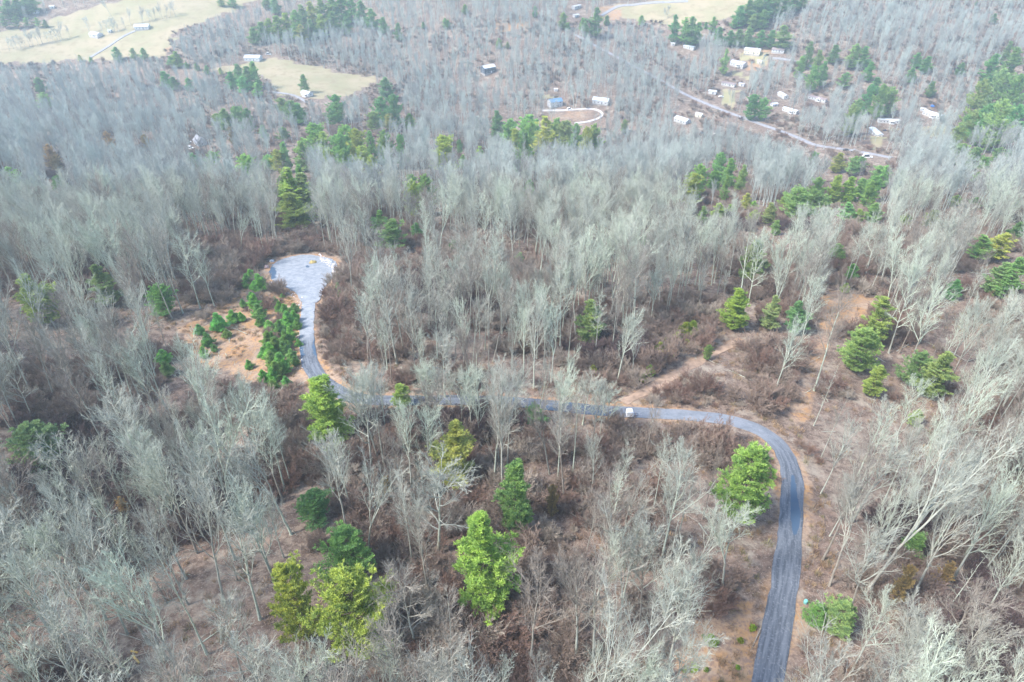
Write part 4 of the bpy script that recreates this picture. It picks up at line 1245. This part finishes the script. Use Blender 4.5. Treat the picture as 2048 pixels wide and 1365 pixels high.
# ------------------------------------------------------------------ finish choosing where the woods stand, now that the buildings are placed
for (hx, hy, wx, wy, L) in HOUSES:
    pw = L * FPX / max(proj(wx, wy, T(wx, wy))[2], 50) * .5
    for a, b_ in ((px, py), (midx, midy), (topx, topy)):
        ok &= ~((np.abs(a - hx) < pw + 7) & (b_ > hy - 13) & (b_ < hy + 7))
    ok &= (gx - wx) ** 2 + (gy - wy) ** 2 > (L * .5 + 6) ** 2
for xy in ((1259, 826), (1610, 1204), (272, 1318)):
    for a, b_ in ((midx, midy), (topx, topy), ((midx + px) / 2, (midy + py) / 2)):
        ok &= np.hypot(a - xy[0], b_ - xy[1]) > 26
for q in range(len(TREES) - 1, -1, -1):      # no picked-out tree right in front of a near pine either
    x, y_, z, k, s1, s2, m_ = TREES[q]
    for w_ in PINEXY:
        if w_[5] < 700 and w_[6] > 2: continue
        hit = False
        for f_ in (.45, .7, 1.0):
            a, b_, _ = proj(x, y_, z + FORMS[k][1] * s2 * f_)
            hit |= abs(a - w_[3]) < w_[6] * .62 + 14 and w_[4] - 6 < b_ < w_[4] + (w_[5] - w_[4]) * .7
        if hit:
            TREES.pop(q)
            break
    else:
        for xy in ((1259, 826), (1610, 1204), (272, 1318)):
            fs = [proj(x, y_, z + FORMS[k][1] * s2 * f_)[:2] for f_ in (.3, .5, .75, 1.0)]
            if min(math.hypot(a - xy[0], b_ - xy[1]) for a, b_ in fs) < 30:
                TREES.pop(q)
                break
sel = np.nonzero(ok)[0]
kk_ = rng.choice(len(FORMS), len(gx), p=[.13, .12, .11, .03, .21, .16, .09, .03, .08, .04])
for i in sel:
    TREES.append((gx[i], gy[i], gz[i], int(kk_[i]), hs[i] * rng.uniform(.62, .92), hs[i] * 24 / FORMS[kk_[i]][1], False))
# lines of bare trees on the pasture
for (xa, ya, xb, yb, n_) in ((20, 102, 118, 83, 15), (120, 80, 145, 76, 2), (182, 68, 182, 68, 1), (232, 64, 250, 60, 3), (270, 48, 300, 42, 4), (305, 43, 350, 32, 7), (222, 31, 222, 31, 1), (212, 70, 226, 66, 3), (1330, 42, 1338, 40, 2)):
    for i in range(n_):
        t_ = i / max(1, n_ - 1)
        q = g1(xa + (xb - xa) * t_, ya + (yb - ya) * t_)
        s_ = rng.uniform(.5, .8)
        TREES.append((q[0] + rng.normal(0, 1.5), q[1] + rng.normal(0, 1.5), q[2], int(rng.choice([0, 3, 7, 2])), s_, s_, False))
TR = np.array([t_[:6] for t_ in TREES]); MAN = np.array([t_[6] for t_ in TREES])
tpx, tpy, tdp = proj(TR[:, 0], TR[:, 1], TR[:, 2])
hh = np.array([FORMS[int(k)][1] for k in TR[:, 3]]) * TR[:, 5]
ttx, tty, _ = proj(TR[:, 0], TR[:, 1], TR[:, 2] + hh)
vis = np.clip(tpy, 0, 1365) - np.clip(tty, 0, 1365)
vis *= ((np.minimum(tpx, ttx) > 8) & (np.maximum(tpx, ttx) < 2040))
vis = vis / np.maximum(1, 1)
score = vis + MAN * 60
order = np.argsort(-score)
ind = order[:296]
rest = order[296:]
BCOL = ['pale grey']
for i in ind:
    x, y_, z, k, sxy, sz = TR[i]
    tr, cr, fm, H0 = BARE[int(k)]
    o = plant('bare_tree', 'bare tree', (x, y_, z - .15), tr, cr, (sxy, sxy, sz), rng.uniform(0, 6.28), tuple(rng.normal(0, .03, 2)))
    o["group"] = "leafless trees of the near woods"
    look = LOOKS[fm][int(k) % len(LOOKS[fm])]
    hgt = hh[i]
    note('bare', o, (tpx[i] + ttx[i]) / 2, (tpy[i] + tty[i]) / 2, ('tall ' if hgt > 26 else ('short ' if hgt < 17 else '')) + look)


def scatter(name, pts, rot, scl, var, protos, label, cat):
    """one object whose points each carry a copy of one of the prototype meshes"""
    me = bpy.data.meshes.new(name)
    me.from_pydata(np.asarray(pts, float).tolist(), [], [])
    o = bpy.data.objects.new(name, me)
    COL.objects.link(o)
    for nm, ty, key, arr in (('turn', 'FLOAT_VECTOR', 'vector', rot), ('size', 'FLOAT_VECTOR', 'vector', scl), ('kind_no', 'INT', 'value', var)):
        a_ = me.attributes.new(nm, ty, 'POINT')
        a_.data.foreach_set(key, np.asarray(arr, np.int32 if ty == 'INT' else np.float32).reshape(-1))
    ng = bpy.data.node_groups.new(name, 'GeometryNodeTree')
    ng.interface.new_socket('Geometry', in_out='INPUT', socket_type='NodeSocketGeometry')
    ng.interface.new_socket('Geometry', in_out='OUTPUT', socket_type='NodeSocketGeometry')
    nd, ln = ng.nodes, ng.links
    gi, gq = nd.new('NodeGroupInput'), nd.new('NodeGroupOutput')
    jo = nd.new('GeometryNodeGeometryToInstance')
    for pr in reversed(protos):
        oi = nd.new('GeometryNodeObjectInfo')
        oi.inputs['Object'].default_value = pr
        gt = nd.new('GeometryNodeGeometryToInstance')
        ln.new(oi.outputs['Geometry'], gt.inputs[0])
        if 'jn' not in dir(): pass
        protos_join = nd.get('jn') or nd.new('GeometryNodeJoinGeometry')
        protos_join.name = 'jn'
        ln.new(gt.outputs[0], protos_join.inputs[0])
    nd.remove(jo)
    ip = nd.new('GeometryNodeInstanceOnPoints')
    ln.new(gi.outputs[0], ip.inputs['Points'])
    ln.new(nd['jn'].outputs[0], ip.inputs['Instance'])
    ip.inputs['Pick Instance'].default_value = True
    for nm, ty, sock in (('kind_no', 'INT', 'Instance Index'), ('size', 'FLOAT_VECTOR', 'Scale')):
        na = nd.new('GeometryNodeInputNamedAttribute'); na.data_type = ty; na.inputs[0].default_value = nm
        ln.new(na.outputs[0], ip.inputs[sock])
    na = nd.new('GeometryNodeInputNamedAttribute'); na.data_type = 'FLOAT_VECTOR'; na.inputs[0].default_value = 'turn'
    er = nd.new('FunctionNodeEulerToRotation')
    ln.new(na.outputs[0], er.inputs[0]); ln.new(er.outputs[0], ip.inputs['Rotation'])
    ln.new(ip.outputs[0], gq.inputs[0])
    md = o.modifiers.new('scatter', 'NODES'); md.node_group = ng
    tag(o, label, cat, kind='stuff')
    return o


def scatter_set(name, ids, protos, mapk, label):
    n_ = len(ids)
    q = TR[ids]
    rot = np.stack([rng.normal(0, .03, n_), rng.normal(0, .03, n_), rng.uniform(0, 6.28, n_)], -1)
    var = np.array([mapk(int(k)) for k in q[:, 3]])
    return scatter(name, q[:, :3] - [0, 0, .15], rot, np.stack([q[:, 4], q[:, 4], q[:, 5]], -1), var, protos, label, 'woods')


near = rest[tdp[rest] < 330]
far = rest[tdp[rest] >= 330]
fmap = {0: 0, 1: 1, 2: 2, 3: 3, 4: 4, 5: 4, 6: 5, 7: 6, 8: 7, 9: 4}
allr = np.concatenate([near, far])
n_ = len(allr)
q = TR[allr]
var = np.array([int(k) if d_ < 330 else len(NEARP) + fmap[int(k)] for k, d_ in zip(q[:, 3], tdp[allr])])
rot = np.stack([rng.normal(0, .03, n_), rng.normal(0, .03, n_), rng.uniform(0, 6.28, n_)], -1)
scatter('bare_woods', q[:, :3] - [0, 0, .15], rot, np.stack([q[:, 4], q[:, 4], q[:, 5]], -1), var, NEARP + FARP,
        'leafless grey woods covering the slopes down to the valley', 'woods')

# brown brush under and between the trees
bx, by = [], []
y = 28.0
while y < 900:
    cell = 2.7 if y < 260 else (3.6 if y < 420 else 6.5)
    half = min((abs(y) + 120) * .80 + 20, 600)
    xs = np.arange(-half, half, cell)
    bx.append(xs + rng.uniform(-.5, .5, len(xs)) * cell); by.append(y + rng.uniform(-.5, .5, len(xs)) * cell)
    y += cell
bx, by = np.concatenate(bx), np.concatenate(by)
bz = T(bx, by)
qx, qy, qd = proj(bx, by, bz)
hx_, hy_, _ = proj(bx, by, bz + 3)
dn = vnoise(bx, by, 22, 31) * .6 + vnoise(bx, by, 7, 32) * .4
inb = np.zeros(len(bx), bool)
for poly in BRUSHY:
    inb |= inpoly(qx, qy, poly)
okb = (dn > .445) | inb
okb &= (qx > -120) & (qx < 2170) & (qy < 1480) & (qy > -20)
for poly in FIELDS + [CLAYS[0], CLAYS[1], CLAYS[2], CLAYS[3], CLAYS[4]] + LAWNS:
    okb &= ~(inpoly(qx, qy, poly) & (rng.random(len(bx)) < (.9 if poly is not CLAYS[1] else .7)))
    okb &= ~inpoly(qx, qy, poly) | (poly is CLAYS[1]) | (poly is CLAYS[0]) 
dmb = dist_poly(bx, by, W_MAIN[::3].tolist())
okb &= dmb > 3.6
okb &= dist_poly(bx, by, W_FAR[::2].tolist()) > 5.5
for wp in (W_TRACK, W_TRAIL):
    okb &= dist_poly(bx, by, wp.tolist()) > 3.0
okb &= ~inpoly(bx, by, W_CUL.tolist()) & (dist_poly(bx, by, np.vstack([W_CUL, W_CUL[:1]]).tolist()) > 4)
for rv in ROADVIS[:3]:
    okb &= dist_poly(hx_, hy_, rv) > 9
for (hx, hy, wx, wy, L) in HOUSES:
    okb &= (bx - wx) ** 2 + (by - wy + 5) ** 2 > (L * .5 + 6) ** 2
for xy in ((1259, 826), (1610, 1204), (272, 1318), (275, 1335)):
    okb &= np.hypot(qx - xy[0], qy - xy[1]) > 24
for q in PINEXY:
    okb &= (bx - q[0]) ** 2 + (by - q[1]) ** 2 > (q[2] * .7 + .5) ** 2
ib = np.nonzero(okb)[0]
nb_ = len(ib)
sc_ = rng.uniform(.55, 1.15, nb_) * (.75 + .5 * dn[ib]) * np.where(inb[ib], 1.1, .85) * np.where(dmb[ib] < 7, .5, 1) * rng.choice([.6, 1, 1.25], nb_)
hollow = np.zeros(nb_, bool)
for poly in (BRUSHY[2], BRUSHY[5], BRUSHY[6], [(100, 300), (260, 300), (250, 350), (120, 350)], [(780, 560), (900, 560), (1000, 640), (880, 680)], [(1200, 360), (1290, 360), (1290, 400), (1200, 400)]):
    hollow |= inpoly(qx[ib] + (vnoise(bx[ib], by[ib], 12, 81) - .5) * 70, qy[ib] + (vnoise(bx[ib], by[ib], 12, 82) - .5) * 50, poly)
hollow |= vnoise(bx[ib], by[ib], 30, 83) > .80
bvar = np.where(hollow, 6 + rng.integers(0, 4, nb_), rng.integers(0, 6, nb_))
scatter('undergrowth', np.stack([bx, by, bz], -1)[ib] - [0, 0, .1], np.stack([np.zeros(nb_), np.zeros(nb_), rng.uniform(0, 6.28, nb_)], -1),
        np.stack([sc_, sc_, sc_ * rng.uniform(.8, 1.2, nb_)], -1), bvar, BRUSH, 'reddish brown leafless brush under the trees', 'brush')
# dead grass and low stems on the open ground, fallen sticks under the trees
TUFT = []
for i in range(3):
    rg = np.random.default_rng(900 + i)
    n_ = 46
    b0 = np.c_[rg.normal(0, .38, (n_, 2)), np.zeros(n_)]
    g = np.c_[rg.normal(0, .38, (n_, 2)), np.ones(n_)] * rg.uniform(.35, .95, (n_, 1))
    s_ = rg.normal(0, 1, (n_, 3)); s_[:, 2] = 0; s_ /= np.linalg.norm(s_, axis=1, keepdims=True)
    V_ = np.stack([b0 - s_ * .035, b0 + s_ * .035, b0 + g * .6 + s_ * .03, b0 + g], 1).reshape(-1, 3)
    TUFT.append(mk('tuft', V_, np.arange(n_ * 4).reshape(-1, 4), M['deadgrass'], link=False))
STICK = []
for i in range(4):
    rg = np.random.default_rng(950 + i)
    Ls = [6.5, 3.2, 9.0, 2.0][i]
    P_ = np.zeros((1, 8, 3)); P_[0, :, 0] = np.linspace(-Ls / 2, Ls / 2, 8); P_[0, :, 1] = rg.normal(0, .12, 8).cumsum() * .6; P_[0, :, 2] = .12
    R_ = np.linspace(.035 + Ls * .011, .02, 8)[None]
    pr = [tubes(P_, R_, 6)]
    Q_, RQ_ = grow(rg, P_, R_, 6, .45, .98, (25, 60), lambda t, p: p * .22 + 0 * t, 4, .02, .03, .012, .12)
    pr.append(tubes(Q_, RQ_, 4))
    v, f = join(pr)
    STICK.append(mk('stick', v, f, M['bark'], link=False))
n_ = 60000
ty = 30 + 330 * rng.random(n_) ** .8
tx = (rng.random(n_) * 2 - 1) * (ty + 120) * .78
tz = T(tx, ty)
ux, uy, ud = proj(tx, ty, tz)
dmt = dist_poly(tx, ty, W_MAIN[::3].tolist())
opn = np.zeros(n_, bool)
for poly in CLAYS[:3]: opn |= inpoly(ux, uy, poly)
pt_ = np.where(opn, .35, .22) * (vnoise(tx, ty, 9, 61) > .4) + np.where(dmt < 8, .35, 0)
okt = (rng.random(n_) < pt_) & (dmt > 2.9) & (ux > -60) & (ux < 2110) & (uy < 1420)
okt &= ~inpoly(tx, ty, W_CUL.tolist()) & (dist_poly(tx, ty, np.vstack([W_CUL, W_CUL[:1]]).tolist()) > 1.5)
for wp in (W_TRACK,): okt &= dist_poly(tx, ty, wp.tolist()) > 1.8
it = np.nonzero(okt)[0]
s_ = rng.uniform(.5, 1.3, len(it))
scatter('dead_grass', np.stack([tx, ty, tz], -1)[it], np.stack([0 * s_, 0 * s_, rng.uniform(0, 6.28, len(it))], -1), np.stack([s_, s_, s_], -1), rng.integers(0, 3, len(it)), TUFT,
        'tan dead grass and leaf stems on the open ground', 'grass')
oks = (rng.random(n_) < .022) & (dmt > 6) & (ux > -60) & (ux < 2110) & (uy < 1420) & ~inpoly(tx, ty, W_CUL.tolist()) & (dist_poly(tx, ty, W_CUL.tolist()) > 3)
i2 = np.nonzero(oks)[0]
s_ = rng.uniform(.6, 1.2, len(i2))
scatter('fallen_branches', np.stack([tx, ty, tz], -1)[i2], np.stack([0 * s_, rng.normal(0, .06, len(i2)), rng.uniform(0, 6.28, len(i2))], -1), np.stack([s_, s_, s_], -1), rng.integers(0, 4, len(i2)), STICK,
        'pale fallen branches lying on the leaf litter', 'branches')
print('tufts', len(it), 'sticks', len(i2))
print('trees', len(TREES), 'rest', len(rest), 'brush', nb_, 'pines', len(ITEMS['pine']))

# ------------------------------------------------------------------ labels: how each tree looks and which findable thing it stands nearest to
LM = [("the turning circle", 607, 545), ("the soil heap", 627, 523), ("the white box trailer", 1259, 826), ("the teal barrel", 1610, 1204), ("the yellow split log", 273, 1320),
      ("the bend of the blacktop road", 1565, 890), ("the blacktop road's dark damp patch", 1580, 1040), ("the bottom end of the blacktop road", 1537, 1350), ("the narrow neck of blacktop", 615, 650),
      ("the clay bank", 460, 690), ("the upper end of the clay track", 1470, 690), ("the lower end of the clay track", 1265, 797), ("the round clay clearing", 1680, 620),
      ("the blue-roofed house", 1110, 212), ("the light-grey-roofed house", 1203, 206), ("the dark woodland cabin", 976, 145), ("the bluish-roofed farmhouse", 283, 57), ("the white farm building", 190, 72),
      ("the long meadow barn", 505, 119), ("the white meadow house", 613, 188), ("the grey lodge", 398, 286), ("the highest mobile home", 1153, 14), ("the cream farmhouse", 1506, 106), ("the white cottage", 1478, 131),
      ("the end-on white cabin", 1567, 192), ("the pale-roofed bungalow", 1366, 243), ("the blue tarpaulin", 1865, 212), ("the wide mobile home", 1868, 232), ("the pickup on the valley road", 1707, 300), ("the red car", 1348, 226)]
HAND = [(690, 1225, "the widest lime pine", "widest bushy lime-green pine, its boughs spreading low over bare trees"), (962, 1120, "the tallest lime pine", "tallest lime-green pine standing alone, narrow and ragged"),
        (568, 1200, "the pine left of the widest one", "lime-green pine just left of the widest bushy lime pine"), (905, 905, "the small-topped lime pine", "lime-green narrow pine between the road and the tallest lime pine"),
        (1510, 970, "the roadside lime pine", "bushy lime-green pine inside the bend of the blacktop road"), (637, 822, "the pine hiding the road", "broad pale-green pine hiding the road below the turning circle"),
        (46, 597, "the lone lime pine", "tall lone lime-green pine among pale bare trees west of the clay bank"), (1030, 993, "the dull green pine", "dull green pine right of the small-topped narrow lime pine"),
        (1734, 700, "the dark pine of the stacked pair", "dark bushy pine at the foot of the tall tiered lime pine"), (1772, 640, "the tiered lime pine", "tall tiered lime-green pine beside the round clay clearing"),
        (1516, 520, "the conical pine", "mid-green conical pine standing alone beyond the pair over the clay track")]
for hx, hy, nm, lb in HAND:
    o, x, y_, lk = min(ITEMS['pine'], key=lambda q: math.hypot(q[1] - hx, q[2] - hy))
    o["label"] = lb
    LM.append((nm, x, y_))
RANK = ['nearest', 'second nearest', 'third nearest', 'fourth nearest', 'fifth nearest', 'sixth nearest', 'seventh nearest', 'eighth nearest', 'ninth nearest', 'tenth nearest', 'eleventh nearest', 'twelfth nearest']
for kind, its in ITEMS.items():
    opts = [[] for _ in its]
    for li, (nm, lx, ly) in enumerate(LM):
        buck = {}
        for n_, (o, x, y_, lk) in enumerate(its):
            dx, dy = x - lx, y_ - ly
            d_ = math.hypot(dx, dy * 1.3)
            if d_ < 6: continue
            rel = ('right of' if dx > 0 else 'left of') if abs(dx) > abs(dy) * 1.3 else ('in front of' if dy > 0 else 'beyond')
            buck.setdefault(rel, []).append((d_, n_))
        for rel, lst in buck.items():
            for r_, (d_, n_) in enumerate(sorted(lst)[:len(RANK)]):
                opts[n_].append((r_ * 22 + d_, RANK[r_], rel, nm))
    seen = {}
    for n_, (o, x, y_, lk) in enumerate(its):
        if o.get("label"): continue
        noun = {'pine': 'pine', 'young': 'young pine', 'sapling': 'sapling', 'bare': 'bare tree'}[kind]
        if opts[n_]:
            _, rk, rel, nm = min(opts[n_])
            for w_ in ('tall ', 'small ', 'short ', 'rounded ', 'mid-green ', 'dark green ', 'dark ', 'yellowish '):
                if len(f"{lk}, {rk} one {rel} {nm}".split()) > 16: lk = lk.replace(w_, '')
            o["label"] = f"{lk}, {rk} one {rel} {nm}"
        else:
            gxn = ['far left', 'left', 'middle', 'right', 'far right'][min(4, int(x / 410))]
            o["label"] = f"{lk} in the {gxn} of the woods"
            seen[o["label"]] = seen.get(o["label"], 0) + 1

# ------------------------------------------------------------------ the air between: thin pale haze over the whole valley
hz = bpy.data.materials.new('haze')
hz.use_nodes = True
t = hz.node_tree
t.nodes.clear()
out = t.nodes.new('ShaderNodeOutputMaterial')
pv = t.nodes.new('ShaderNodeVolumePrincipled')
pv.inputs['Color'].default_value = (.72, .90, 1.0, 1)
pv.inputs['Density'].default_value = HAZE
pv.inputs['Anisotropy'].default_value = .2
t.links.new(pv.outputs[0], out.inputs['Volume'])
zz = float(Z.min())
bxo = MB().box(float(X.min()) - 30, float(X.max()) + 30, -340, 2380, zz - 1, 150).build('haze', hz)
tag(bxo, kind='stuff')
